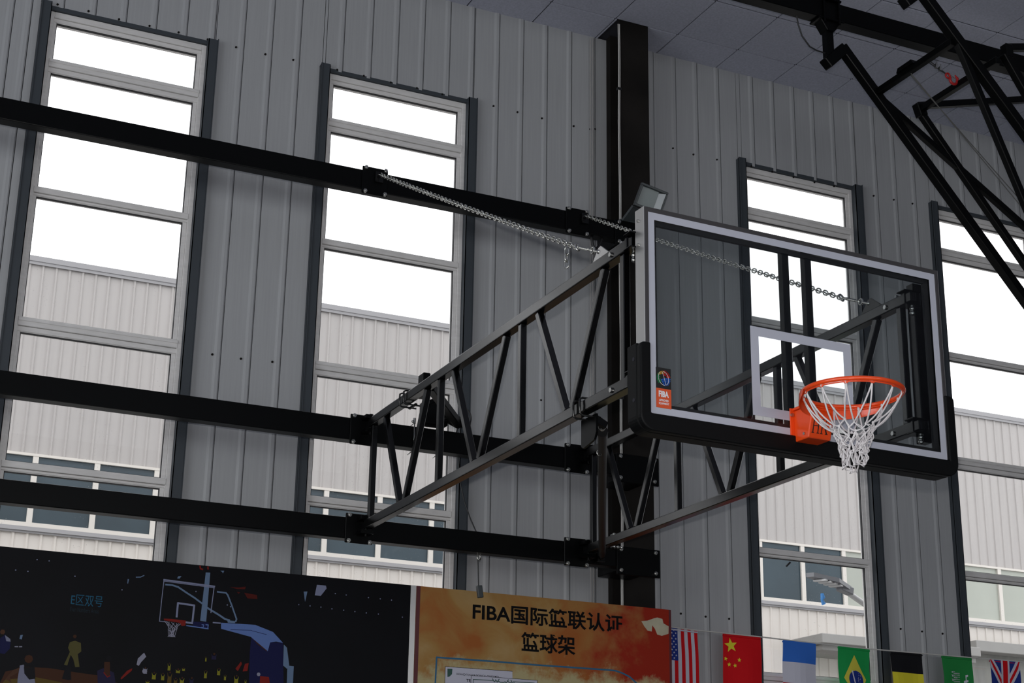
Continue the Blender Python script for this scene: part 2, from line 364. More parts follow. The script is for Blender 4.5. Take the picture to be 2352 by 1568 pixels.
# ---- windows
TRANS = [(5.635, 5.534, 1), (4.630, 4.566, 0), (3.659, 3.559, 1), (2.648, 2.583, 0), (1.648, 1.556, 1)]
YG = 11.01
for wi, (w0, w1) in enumerate(WIN):
    W = thing('window_%d' % (wi+1), ((w0+w1)/2, YG, WBOT), **ST)
    a, b_ = w0 + 0.072, w1 - 0.072          # white frame outer edges
    # steel C-channel jambs and head, part of the wall structure
    for side, (e0, e1) in enumerate(((w0, w0+0.074), (w1-0.074, w1))):
        j = MB(); sgn = 1 if side == 0 else -1
        o0 = e0 if side == 0 else e1; o1 = e1 if side == 0 else e0
        j.box(min(o0, o1), max(o0, o1), YW-0.047, YW-0.040, FLR, WTOP+0.045 - 0.012*side)     # face
        j.box(min(o1, o1-sgn*0.006), max(o1, o1-sgn*0.006), YW-0.047, YW+0.11, FLR, WTOP+0.034)   # web beside the window
        j.box(min(o0, o0+sgn*0.006), max(o0, o0+sgn*0.006), YW-0.058, YW-0.0, FLR, WTOP+0.036)     # lip
        j.build('steel_jamb', M['jamb'], W)
    h = MB(); h.box(w0+0.07, w1-0.07, YW-0.006, YW+0.05, WTOP+0.002, WTOP+0.032)
    h.build('steel_head', M['jamb'], W)
    f = MB()   # fixed aluminium frame, stepped profile
    f.box(a, a+0.035, YG-0.045, YG+0.05, WBOT, WTOP); f.box(b_-0.035, b_, YG-0.045, YG+0.05, WBOT, WTOP)
    f.box(a+0.035, b_-0.035, YG-0.045, YG+0.05, WTOP-0.045, WTOP); f.box(a+0.035, b_-0.035, YG-0.03, YG+0.05, WTOP-0.075, WTOP-0.046); f.box(a+0.035, b_-0.035, YG-0.045, YG+0.05, WBOT, WBOT+0.05)
    f.build('frame', M['white_frame'], W, bevel=0.003)
    zs = [WTOP-0.076] + [z for t in TRANS for z in t[:2]] + [WBOT+0.05]
    for (zt, zb, thick) in TRANS:
        t = MB(); t.box(a+0.03, b_-0.03, YG-0.05, YG+0.04, (zt+zb)/2-0.012, zt)
        t.box(a+0.03, b_-0.03, YG-0.036, YG+0.04, zb, (zt+zb)/2-0.014)
        if thick: t.box(a+0.03, b_-0.03, YG-0.058, YG-0.05, zt-0.03, zt-0.012)
        t.build('transom', M['white_frame'], W, bevel=0.003)
    for i in range(0, len(zs), 2):
        zt, zb = zs[i], zs[i+1]
        s_ = MB(); x0, x1 = a+0.035, b_-0.035
        s_.box(x0, x0+0.022, YG-0.03, YG+0.02, zb, zt); s_.box(x1-0.03, x1, YG-0.03, YG+0.02, zb, zt)
        s_.box(x0+0.022, x1-0.03, YG-0.03, YG+0.02, zt-0.005, zt); s_.box(x0+0.022, x1-0.03, YG-0.03, YG+0.02, zb, zb+0.004)
        s_.build('sash', M['white_frame'], W, bevel=0.003)
        g = MB(); x0 += 0.022; x1 -= 0.03; zt -= 0.005; zb += 0.004
        for bx in ((x0, x0+0.005, zb, zt), (x1-0.005, x1, zb, zt), (x0, x1, zt-0.005, zt), (x0, x1, zb, zb+0.004)):
            g.box(bx[0], bx[1], YG-0.024, YG-0.002, bx[2], bx[3])
        gk = g.build('gasket', M['gasket'], W)
        MB().box(x0, x1, YG, YG+0.005, zb, zt).build('pane', M['pane'], W)
# a window catch hanging from the transom of the window behind the hoop
ct = MB(); p = (7.544, 10.980, 2.519); q = (7.584, 10.980, 2.555)
ct.bar(p, q, 0.012, 0.012); ct.build('window_catch', M['gasket'], bpy.data.objects['window_3'])

# ================================================================ OUTSIDE
MB().box(-30, 70, 11.3, 60, FLR-0.6, FLR-0.5).build('ground', M['ground'], **ST)
YB = 24.7
B = thing('warehouse_building', (14, YB, FLR-0.5), label='pale corrugated warehouse with a long window band seen through the windows', category='building')
def cladding(x0, n, pitch, z0, z1, m, name):
    x1 = x0 + pitch
    prof = [(x0, 0), (x0+0.145, 0), (x0+0.160, -0.022), (x0+0.182, -0.022), (x0+0.197, 0), (x1-0.0005, 0), (x1-0.0005, 0.03), (x0, 0.03)]
    b = MB(); b.prism(prof, lambda a, d, z: (a, YB+d, z), z0, z1)
    o = b.build(name, m, B); me = o.data
    for i in range(1, n): inst(name, me, (x0+pitch/2+i*pitch, WP[o.name].y, z0), B)
cladding(0.25, 128, 0.2047, 6.105, 9.16, M['bsiding'], 'upper_cladding_sheet')
cladding(0.25, 101, 0.2047, 3.2, 4.93, M['bwhite'], 'lower_cladding_sheet')
cladding(0.25+101*0.2047, 27, 0.2047, 4.60, 4.93, M['bwhite'], 'lower_cladding_sheet')
cp = MB(); cp.box(-4, 27.5, YB-0.06, YB+0.3, 9.16, 9.245); cp.box(-4, 27.5, YB-0.045, YB-0.03, 9.11, 9.16)
cp.build('coping', M['btrim'], B)
MB().box(-4, 27.5, YB+0.031, YB+12, FLR-0.5, 9.16).build('building_core', M['concrete'], B)
tb = MB(); tb.box(-4, 27.5, YB-0.05, YB+0.03, 6.065, 6.105); tb.box(-4, 27.5, YB-0.05, YB+0.03, 4.985, 5.055)
tb.build('window_band_frame', M['bframe'], B)
fl_ = MB(); fl_.box(-4, 27.5, YB-0.08, YB+0.03, 4.925, 4.985); fl_.box(-4, 27.5, YB-0.05, YB-0.02, 4.895, 4.925); fl_.build('drip_flashing', M['btrim'], B)
for k in range(-3, 26):
    x = 3.49 + k*0.9215
    MB().box(x-0.042, x+0.042, YB-0.045, YB+0.03, 5.055, 6.065).build('mullion', M['bframe'], B)
    gm = M['bcurtain'] if x > 18.0 else M['bglass']
    MB().box(x+0.042, x+0.8795, YB-0.005, YB+0.025, 5.055, 6.065).build('pane', gm, B)
MB().box(20.93, 27.5, YB+0.0, YB+0.03, 2.0, 4.60).build('lower_wall_face', M['rough_wall'], B)
cn = MB(); k1 = (16.906, 4.308); k2 = (16.915, 4.143); cn.box(k1[0], 20.4, 23.6, YB-0.05, k2[1], k1[1]); cn.box(k1[0]+0.1, 20.4, 23.75, YB-0.05, k2[1]-0.10, k2[1]-0.005); cn.build('canopy_slab', M['concrete'], B, bevel=0.01)
c2 = MB(); c2.box(20.95, 27.0, YB-0.35, YB-0.04, 4.38, 4.58); c2.build('canopy_slab', M['concrete'], B, bevel=0.01)

# street lamp outside
SL = thing('street_lamp', (12.6, 16.05, FLR-0.5), label='grey street lamp head on a white arm outside the window behind the hoop', category='street lamp')
hd = MB(); a1 = Vector((11.272, 16.000, 3.566)); a2 = Vector((11.831, 16.000, 3.449)); dd = (a2-a1)
sd = Vector((0.08, -0.20, -0.01))
hd.add([a1, a1+sd*0.5, a1+dd*0.45+sd, a2+sd*0.4, a2-sd*0.1, a1+dd*0.5-sd*0.2], [(0,1,2,3,4,5)])
hd.add([v+Vector((0,0,0.05)) for v in (a1, a1+sd*0.5, a1+dd*0.45+sd, a2+sd*0.4, a2-sd*0.1, a1+dd*0.5-sd*0.2)], [(5,4,3,2,1,0)])
for i in range(6): hd.add([hd.v[i], hd.v[(i+1) % 6], hd.v[6+(i+1) % 6], hd.v[6+i]], [(0,1,2,3)])
hd.build('lamp_head', M['lampgrey'], SL)
for i in range(4):
    m_ = a1 + dd*(0.2+0.13*i)
    MB().bar(m_+Vector((0,0,-0.012)), m_+sd*0.8+Vector((0,0,-0.012)), 0.05, 0.02).build('louvre', M['lampwhite'], SL)
MB().bar(a1+dd*0.72+sd*0.3, a2+sd*0.15+dd*0.08, 0.11, 0.09).build('lamp_housing', M['lampgrey'], SL, bevel=0.01)
am = MB(); e1 = Vector((12.127, 16.000, 3.301)); am.tube([a2, e1, e1+(e1-a2)*1.4+Vector((0,0,0.1)), e1+Vector((1.0,0,-0.9)), (e1.x+1.05, 16.05, FLR-0.5)], 0.035, 10)
am.build('lamp_arm', M['lampwhite'], SL)
bt = MB(); pz = Vector((11.416, 15.900, 3.371)); bt.tube([pz, pz+Vector((0.01,0,-0.05)), pz+Vector((-0.005,0,-0.08)), pz+Vector((0.02,0,-0.13))], 0.02, 6, rs=[0.018,0.028,0.016,0.026])
bt.build('small_blue_strip', M['blue_tag'], label='small blue rag hanging below the street lamp head', category='strip')  # plain blue tube of uneven thickness

# ================================================================ COLUMN
col = MB()
X0, X1 = 5.815, 6.090
col.box(X0, X1, 10.590, 10.604, FLR, CEIL-0.0)                     # front flange
col.box(X0+0.075, X1-0.02, 10.925, 10.945, FLR, CEIL)             # rear flange
col.box(5.945, 5.957, 10.604, 10.925, FLR, CEIL)                   # web
col.build('steel_column', M['column'], label='dark steel H column standing against the window wall', category='column')
cf = MB(); cf.box(5.875, 5.945, 10.86, 10.93, FLR, CEIL-0.0); cf.build('column_packing_strip', M['column'], bpy.data.objects['steel_column'])
for i, (dx, dy) in enumerate(((0.0, 0.0), (0.012, 0.0))):
    cb = MB(); pts = []
    for k in range(32):
        z = CEIL - 0.05 - k*(CEIL-0.05-1.2)/31
        pts.append((5.800 + dx + 0.003*math.sin(k*0.9), 10.580 + dy, z))
    cb.tube(pts, 0.0048, 6)
    cb.build('cable', M['whitecable'], label='white cable running down the front edge of the dark column' if i == 0 else 'second thin white cable beside the column edge, tied to the first', category='cable')
for z in (6.25, 5.0, 5.02, 3.6):
    MB().box(5.790, 5.826, 10.573, 10.60, z-0.012, z+0.012).build('cable_tie', M['cable'], bpy.data.objects['cable'])

# ================================================================ WALL BEAMS
bolt_b = MB(); bolt_b.cyl((0,0.0,0), (0,-0.028,0), 0.0085, 8); bolt_b.cyl((0,-0.004,0), (0,-0.016,0), 0.015, 6)
bolt_me = bolt_b.mesh('bolt', [M['bolt']], (0,0,0))
YBM = 10.20
beams = []
for nm, (zb, zt), lab in (('up', (4.735, 4.890), 'uppermost of the three long black steel beams along the window wall'),
                         ('mid', (2.880, 3.035), 'middle one of the three long black steel beams along the window wall'),
                         ('low', (2.200, 2.345), 'lowest of the three long black steel beams, just above the posters')):
    T = thing('wall_beam', (2.0, YBM+0.05, zb), label=lab, category='beam', group='horizontal wall beams')
    MB().box(-6.5, 5.70, YBM, YBM+0.10, zb, zt).build('beam', M['black'], T, bevel=0.006, seg=2)
    for xc in (3.585, 5.222):
        pl = MB(); pl.box(xc-0.097, xc+0.097, YBM-0.014, YBM-0.001, zb-0.030, zt+0.026)
        pl.build('clamp_plate', M['black'], T, bevel=0.004)
        for dx in (-0.075, 0.075):
            for z in (zb-0.017, zt+0.012):
                inst('bolt', bolt_me, (xc+dx, YBM-0.014, z), T)
    x1p = 5.905 if nm != 'up' else 5.80
    MB().box(5.600, x1p-0.04, YBM+0.001, 10.585, zb-0.01, zt-0.01).build('standoff', M['black'], T, bevel=0.004)
    MB().box(5.545, x1p, YBM-0.014, YBM, zb-0.055, zt+0.006).build('end_plate', M['black'], T, bevel=0.008, seg=2)
    for x in (5.575, x1p-0.045):
        for z in (zb-0.025, zt-0.020): inst('bolt', bolt_me, (x, YBM-0.014, z), T)
    beams.append(T)

# ================================================================ THE HOOP
HP = thing('basketball_hoop', (4.45, 8.4, 2.05), label='black folding basketball hoop with glass backboard on two truss arms', category='basketball hoop')
th_ = math.radians(1.53); BCX, BCY, BCZ = 4.4959, 6.3392, 2.6013
def bl(lx, ly, lz): return (BCX + lx*math.cos(th_) - ly*math.sin(th_), BCY + lx*math.sin(th_) + ly*math.cos(th_), BCZ + lz)
class BB(MB):
    def bx(s, x0, x1, y0, y1, z0, z1, mi=0):
        vs = [bl(*p) for p in ((x0,y0,z0),(x1,y0,z0),(x1,y1,z0),(x0,y1,z0),(x0,y0,z1),(x1,y0,z1),(x1,y1,z1),(x0,y1,z1))]
        return s.add(vs, [(0,3,2,1),(4,5,6,7),(0,1,5,4),(1,2,6,5),(2,3,7,6),(3,0,4,7)], mi)
# glass and aluminium frame
BB().bx(-0.885, 0.885, 0.0, 0.012, -0.51, 0.51).build('glass_pane', M['boardglass'], HP)
fr = BB()
fr.bx(-0.900, -0.852, 0.012, 0.075, -0.525, 0.525); fr.bx(0.852, 0.900, 0.012, 0.075, -0.525, 0.525)
fr.bx(-0.852, 0.852, 0.012, 0.075, 0.477, 0.525); fr.bx(-0.852, 0.852, 0.012, 0.075, -0.525, -0.477)
fr.build('inner_frame', M['blacksheen'], HP, bevel=0.002)
f2 = BB()   # outer shell: thin silver skin and front lip
for x0, x1, z0, z1 in ((-0.9035, -0.900, -0.527, 0.527), (0.900, 0.9035, -0.527, 0.527), (-0.9035, 0.9035, 0.5255, 0.529), (-0.9035, 0.9035, -0.529, -0.5255)):
    f2.bx(x0, x1, -0.004, 0.078, z0, z1)
f2.build('outer_frame', M['alu'], HP, bevel=0.001)
lip = BB()
lip.bx(-0.9, -0.880, -0.006, 0.012, -0.5285, 0.5285); lip.bx(0.880, 0.9, -0.006, 0.012, -0.5285, 0.5285)
lip.bx(-0.880, 0.880, -0.006, 0.012, 0.506, 0.5285); lip.bx(-0.880, 0.880, -0.006, 0.012, -0.5285, -0.506)
lip.build('front_lip', M['alu_front'], HP, bevel=0.001)
for z in (0.47, 0.345):
    c = BB(); c.add([], []); p0 = bl(-0.9035, 0.05, z); p1 = bl(-0.909, 0.05, z); c.cyl(p0, p1, 0.008, 8); c.build('frame_screw', M['bolt'], HP)
# painted lines
ln = BB(); W_, H_, t_ = 0.880, 0.506, 0.037
ln.bx(-W_, -W_+t_, -0.0015, 0, -H_, H_); ln.bx(W_-t_, W_, -0.0015, 0, -H_, H_); ln.bx(-W_+t_, W_-t_, -0.0015, 0, H_-t_, H_); ln.bx(-W_+t_, W_-t_, -0.0015, 0, -H_, -H_+t_)
ln.build('border_line', M['line'], HP)
sA = (-0.3036, 0.0202); sB = (0.3013, 0.0189); sC = (-0.3054, -0.4317); sI = (-0.2534, -0.0278)
SX0, SX1, SZ1, SZ0 = sA[0], sB[0], sA[1], sC[1]; tx = 0.047
ln = BB(); ln.bx(SX0, SX0+tx, -0.0015, 0, SZ0, SZ1); ln.bx(SX1-tx, SX1, -0.0015, 0, SZ0, SZ1)
ln.bx(SX0+tx, SX1-tx, -0.0015, 0, SZ1-tx, SZ1); ln.bx(SX0+tx, SX1-tx, -0.0015, 0, SZ0, SZ0+tx)
ln.build('target_rectangle', M['line'], HP)
# black seal line just inside the border
ln = BB(); q0, q1 = W_-t_, H_-t_
ln.bx(-q0, -q0+0.016, 0.012, 0.03, -q1, q1); ln.bx(q0-0.03, q0, 0.012, 0.03, -q1, q1); ln.bx(-q0, q0, 0.012, 0.03, q1-0.022, q1); ln.bx(-q0, q0, 0.012, 0.03, -q1, -q1+0.02)
ln.build('rear_seal', M['gasket'], HP)
# two uprights behind the glass
for (px0, px1) in (((-0.0961, 0.1828), (-0.0375, 0.1931)), ((0.0430, 0.2071), (0.0944, 0.2161))):
    u = BB(); u.bx(px0[0]+0.012, px0[0]+0.052, 0.014, 0.058, -0.48, 0.48)
    u.build('upright', M['blacksheen'], HP, bevel=0.004)
# rear rails carrying the truss ends
for sx3 in (-1, 1):
    xx = -0.872 if sx3 < 0 else 0.80
    r_ = BB(); r_.bx(xx, xx+0.06, 0.078, 0.135, -0.40, 0.47); r_.build('rear_rail', M['blacksheen'], HP, bevel=0.004)
# protective padding along the lower edge
pad = BB()
out = [(-0.936, -0.19)] + arc(-0.911, -0.19, 0.025, 180, 90, 4)[1:] + [(-0.868, -0.165)] + arc(-0.865, -0.175, 0.01, 90, 0, 2) + \
      [(-0.852, -0.50)] + arc(-0.842, -0.508, 0.01, 180, 270, 3) + arc(0.842, -0.508, 0.01, 270, 360, 3) + [(0.862, -0.19)] + [(0.872, -0.165), (0.911, -0.165)] + \
      arc(0.911, -0.19, 0.025, 90, 0, 4)[1:] + arc(0.866, -0.512, 0.07, 0, -90, 8) + arc(-0.866, -0.512, 0.07, -90, -180, 8)
# outline keeps clear of the painted border: it wraps the frame from outside
out = [(-0.938, -0.19)] + arc(-0.912, -0.19, 0.026, 180, 90, 4)[1:] + [(-0.881, -0.164), (-0.881, -0.507), (0.881, -0.507), (0.881, -0.164)] + \
      arc(0.912, -0.19, 0.026, 90, 0, 4) + arc(0.866, -0.520, 0.072, 0, -90, 8) + arc(-0.866, -0.520, 0.072, -90, -180, 8)
pad.prism(out, lambda a, b, d: bl(a, d, b), -0.020, 0.018)
pad.build('edge_padding', M['rubber'], HP, bevel=0.008, seg=3)
pad2 = BB()
sid = [(-0.938, -0.165), (-0.9045, -0.165), (-0.9045, -0.530), (0.9045, -0.530), (0.9045, -0.165), (0.938, -0.165)] + arc(0.866, -0.520, 0.072, 0, -90, 8) + arc(-0.866, -0.520, 0.072, -90, -180, 8)
pad2.prism(sid, lambda a, b, d: bl(a, d, b), 0.018, 0.105)
pad2.build('edge_padding_wrap', M['rubber'], HP, bevel=0.006, seg=2)
for z in (-0.24, -0.44):
    h_ = BB(); p0 = bl(-0.937, 0.045, z); p1 = bl(-0.9395, 0.045, z); h_.cyl(p0, p1, 0.010, 10); h_.build('padding_hole', M['gap'], HP)
# certification sticker
k0 = (-0.8625, -0.2756); k1 = (-0.7640, -0.4829); k2 = (-0.8618, -0.3777); k3 = (-0.7612, -0.2727)
kx0, kx1 = -0.846, k1[0]; kz0 = -0.472; kz1 = k0[1]; kzm = k2[1]
st = BB(); st.bx(kx0, kx1, -0.003, -0.001, kz0, kz1, 0); st.bx(kx0, kx1, -0.0036, -0.003, kz0, kzm, 1)
STK = st.build('sticker', [M['blackprint'], M['orangeprint']], HP)
def btext(body, x0, x1, z0, z1, bold, m, y=-0.0042, parent=None, name='lettering'):
    vs, fs = text_polys(body, x0, x1, z0, z1, bold)
    t = MB(); t.add([bl(x, y, z) for x, z in vs], fs); return t.build(name, m, parent or STK, fix=False)
kw = kx1-kx0; kh = kzm-kz0
btext('FIBA', kx0+kw*0.16, kx1-kw*0.17, kz0+kh*0.56, kz0+kh*0.88, 0.045, M['whiteprint'])
btext('APPROVED', kx0+kw*0.18, kx1-kw*0.19, kz0+kh*0.335, kz0+kh*0.45, 0.03, M['whiteprint'])
btext('EQUIPMENT', kx0+kw*0.17, kx1-kw*0.16, kz0+kh*0.16, kz0+kh*0.28, 0.03, M['whiteprint'])
M['em_g'] = mat('emblem_green', rgb(20, 130, 75), 0.5); M['em_r'] = mat('emblem_red', rgb(190, 35, 35), 0.5)
M['em_b'] = mat('emblem_blue', rgb(25, 90, 185), 0.5); M['em_y'] = mat('emblem_yellow', rgb(220, 165, 45), 0.5)
em = MB(); ecx = (kx0+kx1)/2; ecz = (kzm+kz1)/2; er = kw*0.42
def emstroke(pl, w, mi, y=-0.0042):
    for q in stroke(pl, w): em.face([bl(a, y, b) for a, b in q], mi)
def ball_arc(lon, a0, a1, tilt=0.3, n=10):
    o = []
    for i in range(n+1):
        la = math.radians(a0+(a1-a0)*i/n); x = er*math.cos(la)*math.sin(math.radians(lon)); z = er*math.sin(la)
        o.append((ecx + x*math.cos(tilt)-z*math.sin(tilt), ecz + x*math.sin(tilt)+z*math.cos(tilt)))
    return o
def ball_ring(lat, l0, l1, tilt=0.3, n=8):
    o = []
    for i in range(n+1):
        lo = math.radians(l0+(l1-l0)*i/n); la = math.radians(lat); x = er*math.cos(la)*math.sin(lo); z = er*math.sin(la) + er*0.25*math.cos(lo)*math.cos(la) - er*0.12
        o.append((ecx + x*math.cos(tilt)-z*math.sin(tilt), ecz + x*math.sin(tilt)+z*math.cos(tilt)))
    return o
for lo in (-85, -65, -48): emstroke(ball_arc(lo, -25, 60), 0.006, 1)
for la in (35, 15, -5, -20): emstroke(ball_ring(la, -88, -35), 0.006, 1)
for lo in (40, 60, 82): emstroke(ball_arc(lo, 0, 62), 0.008, 2)
for la in (50, 35, 20): emstroke(ball_ring(la, 15, 85), 0.008, 2)
for lo in (-10, 15, 40, 65): emstroke(ball_arc(lo, -85, -12), 0.006, 3)
for la in (-15, -32, -50, -66): emstroke(ball_ring(la, -25, 80), 0.007, 3)
for la in (62, 75, 48): emstroke(ball_ring(la, -75, 40), 0.009, 4)
for lo in (-55, 5, 50): emstroke(ball_arc(lo, -80, 70), 0.0018, 0, -0.0048)
em.build('emblem', [M['whiteprint'], M['em_g'], M['em_r'], M['em_b'], M['em_y']], STK, fix=False)

# truss arms
ZT, ZL = 2.983, 2.283       # chord centres
def truss(x, first):
    ch = MB(); yn = 6.47
    ch.bar((x, yn, ZT), (x, 10.085, ZT), 0.058, 0.058); 
    ch.bar((x, yn, ZL), (x, 10.085, ZL), 0.058, 0.058)
    T = ch.build('truss_arm', M['truss'], HP, bevel=0.005, seg=2)
    up, lo = ZT-0.029, ZL+0.029
    mem = [(10.04, 10.04), (9.815, 9.50), (9.08, 9.41), (8.865, 8.865), (8.655, 8.33), (7.905, 8.25), (7.70, 7.70), (7.49, 7.15), (6.73, 7.08), (6.53, 6.53)]
    for yt, yl in mem:
        b = MB(); b.bar((x, yt, up), (x, yl, lo), 0.040, 0.038, up=(1,0,0)); b.build('truss_web', M['truss'], T, bevel=0.004)
    for z in (ZT, ZL):
        hg = MB(); hg.box(x-0.045, x+0.045, 10.087, 10.184, z-0.06, z-0.035); hg.box(x-0.045, x+0.045, 10.087, 10.184, z+0.035, z+0.06); hg.cyl((x, 10.115, z-0.075), (x, 10.115, z+0.07), 0.012, 10)
        hg.build('hinge', M['black'], T)
        # telescoping end piece, gap line and bolts
        e = MB(); e.bar((x, 6.415, z), (x, 6.462, z), 0.052, 0.052); e.bar((x, 6.455, z), (x, 6.475, z), 0.064, 0.066)
        e.build('end_sleeve', M['blacksheen'], T, bevel=0.003)
        bo = MB(); bo.cyl((x-0.029, 6.62, z), (x-0.038, 6.62, z), 0.013, 6); bo.build('chord_bolt', M['bolt'], T)
        bo = MB(); bo.cyl((x, 6.56, z+0.029), (x, 6.56, z+0.052), 0.010, 8); bo.build('chord_bolt', M['bolt'], T)
        bo = MB(); bo.cyl((x, 6.44, z-0.036), (x, 6.44, z-0.085), 0.009, 8); bo.sphere((x, 6.44, z-0.06), 0.014); bo.sphere((x, 6.44, z-0.085), 0.014); bo.build('chord_bolt', M['bolt'], T)
    gs = MB(); gs.prism([(6.88, ZT+0.028), (6.80, ZT+0.105), (6.775, ZT+0.108), (6.67, ZT+0.03)], lambda a, b, d: (d, a, b), x-0.004, x+0.004)
    gs.build('chain_lug', M['alu'] if first else M['blacksheen'], T)
    return T
XL, XR = 3.609, 5.279
truss(XL, True); truss(XR, False)
# end brackets clasping the rear rails
for x in (XL, XR):
    for z in (ZT, ZL):
        b = MB(); yy = 6.395 if x == XL else 6.44
        b.box(x-0.05, x+0.055, yy-0.012, yy+0.06, z+0.034, z+0.042); b.box(x-0.05, x+0.055, yy-0.012, yy+0.06, z-0.042, z-0.034); b.box(x+0.047, x+0.055, yy-0.012, yy+0.06, z-0.034, z+0.034)
        b.build('end_bracket', M['blacksheen'], HP, bevel=0.003)

# rim
def rp(ang, r, dz): return bl(r*math.cos(ang), -0.375 - r*math.sin(ang)*1.0, -0.375 + dz)
RC = [rp(2*PI*k/64, 0.2345, 0.0) for k in range(64)]
rm = MB(); rm.tube(RC, 0.0105, 12, closed=True); rm.tube([rp(2*PI*k/64, 0.231, -0.014) for k in range(64)], 0.0035, 6, closed=True)
RIM = rm.build('rim', M['orange'], HP)
hooks = MB()
HA = [2*PI*(k+0.5)/12 for k in range(12)]
for a in HA:
    hooks.tube([rp(a-0.06, 0.231, -0.008), rp(a-0.03, 0.2315, -0.020), rp(a+0.03, 0.2315, -0.020), rp(a+0.06, 0.231, -0.008)], 0.0028, 5)
hooks.build('net_loop', M['orange'], RIM)
ap = MB(); n = 28; vs = []
for i in range(n+1):
    a = math.radians(-168 + 156*i/n); tpr = math.sin(PI*i/n) ** 0.45
    for r, z in ((0.243, -0.004), (0.247, -0.012-0.052*tpr), (0.250, -0.012-0.052*tpr), (0.247, -0.004)): vs.append(rp(a, r, z))
fs = []
for i in range(n):
    for k in range(4): fs.append((i*4+k, (i+1)*4+k, (i+1)*4+(k+1) % 4, i*4+(k+1) % 4))
ap.add(vs, fs, 0, False); ap.build('rim_brace', M['orange'], RIM)
bk_ = BB()
z0 = -0.375
bk_.bx(-0.092, 0.092, -0.010, -0.0022, z0-0.165, z0+0.005)                      # mounting plate on the glass
bk_.bx(-0.080, 0.080, -0.155, -0.010, z0-0.008, z0+0.004)                       # top plate
bk_.build('mounting_plate', M['orange'], RIM, bevel=0.002)
hb = MB()
prof = [(-0.010, -0.010), (-0.125, -0.010), (-0.150, -0.060), (-0.118, -0.165), (-0.010, -0.165)]
hb.prism(prof, lambda a, b, d: bl(d, a, z0+b), -0.072, 0.060)
hb.build('spring_housing', M['orange'], RIM, bevel=0.005, seg=2)
for (x, z) in ((-0.083, z0-0.03), (-0.083, z0-0.145), (0.078, z0-0.03)):
    b = MB(); b.cyl(bl(x, -0.010, z), bl(x, -0.018, z), 0.009, 8); b.build('plate_bolt', M['bolt'], RIM)
b = MB(); b.cyl(bl(-0.0735, -0.09, z0-0.14), bl(-0.078, -0.09, z0-0.14), 0.007, 8); b.build('plate_bolt', M['bolt'], RIM)
def HKshape():
    fs_ = []
    def rc(x0, x1, y0, y1): fs_.append([(x0,y0),(x1,y0),(x1,y1),(x0,y1)])
    for x in (0.06, 0.36): rc(x, x+0.06, 0.05, 0.95); rc(x-0.05, x+0.11, 0, 0.05); rc(x-0.05, x+0.11, 0.95, 1)
    rc(0.12, 0.36, 0.47, 0.53); rc(0.58, 0.64, 0.05, 0.95); rc(0.53, 0.69, 0, 0.05); rc(0.53, 0.69, 0.95, 1)
    fs_.append([(0.64,0.40),(0.64,0.48),(0.84,0.95),(0.90,0.95)]); fs_.append([(0.70,0.56),(0.76,0.66),(0.96,0.05),(0.88,0.05)]); rc(0.80, 0.98, 0.95, 1); rc(0.83, 1.0, 0, 0.05)
    vs_ = []; f_ = []
    for q_ in fs_: f_.append(list(range(len(vs_), len(vs_)+4))); vs_ += q_
    return vs_, f_
vs, fs = HKshape()
t = MB()
def onface(u, v):   # lower slanted face of the spring housing
    y = -0.150 + (1-v)*0.032 - 0.0012; z = z0 - 0.060 - (1-v)*0.105
    return bl(-0.066 + u*0.12, y - 0.0006, z)
t.add([onface(0.05+0.80*u, 0.22+0.66*v) for u, v in vs], fs); t.build('lettering', M['blackprint'], RIM, fix=False)

# net
net = MB(); rng = random.Random(3)
lev = [(0.228, -0.016), (0.103, -0.160), (0.088, -0.192), (0.074, -0.222), (0.062, -0.252), (0.053, -0.283), (0.047, -0.313), (0.043, -0.342)]
nodes = []
cxo, cyo = -0.004, 0.006
for L, (r, z) in enumerate(lev):
    row = []
    for k in range(12):
        a = HA[k] + (0 if L % 2 == 0 else PI/12)
        j = 0 if L == 0 else 0.010 + 0.002*L
        zz = z + (rng.uniform(-0.016, 0.012) if L == 1 else (rng.uniform(-j, j) if L else 0))
        p = Vector(rp(a + (rng.uniform(-0.12, 0.12) if L else 0), r + (rng.uniform(-j, j)*0.7 if L else 0), zz))
        if L: p += Vector((cxo*L/3, cyo*L/3, 0))
        row.append(p)
    nodes.append(row)
def cordpts(p, q, bow, sag, n):
    c = Vector(rp(0, 0, -0.2)); o = []
    d = ((p+q)/2 - c); d.z = 0
    if d.length > 1e-5: d.normalize()
    for i in range(n+1):
        t = i/n; w = 4*t*(1-t)
        o.append(p.lerp(q, t) + d*bow*w + Vector((0, 0, -sag*w)))
    return o
for L in range(len(lev)-1):
    for k in range(12):
        p = nodes[L][k]
        ks = (k, k-1) if L % 2 == 0 else (k, (k+1) % 12)
        for kk in ks:
            q = nodes[L+1][kk]
            if L == 0: net.tube(cordpts(p, q, rng.uniform(0.004, 0.016), rng.uniform(0.008, 0.030), 9), 0.0040, 6)
            else:
                net.tube(cordpts(p, q, rng.uniform(-0.002, 0.010), rng.uniform(-0.004, 0.008), 4), 0.0030, 5)
                if L < 6: net.tube(cordpts(p + Vector((0.004, 0.003, -0.003)), q + Vector((0.004, -0.003, 0.002)), rng.uniform(0.000, 0.014), rng.uniform(-0.006, 0.008), 4), 0.0026, 5)
    if L > 0:
        for k in range(12): net.sphere(nodes[L][k], 0.0065, 6, 4, sc=(1, 1, 1.3))
for k in range(12):
    p = nodes[0][k]; net.tube([p+Vector((-0.004,0,-0.004)), p+Vector((-0.003,0,0.006)), p+Vector((0.003,0,0.006)), p+Vector((0.004,0,-0.004))], 0.004, 6)
    q = nodes[-1][k]; net.sphere(q, 0.0065, 6, 4)
    net.tube([q, q+Vector((rng.uniform(-.008,.008), rng.uniform(-.008,.008), -0.012)), nodes[-1][(k+1) % 12]], 0.003, 5)
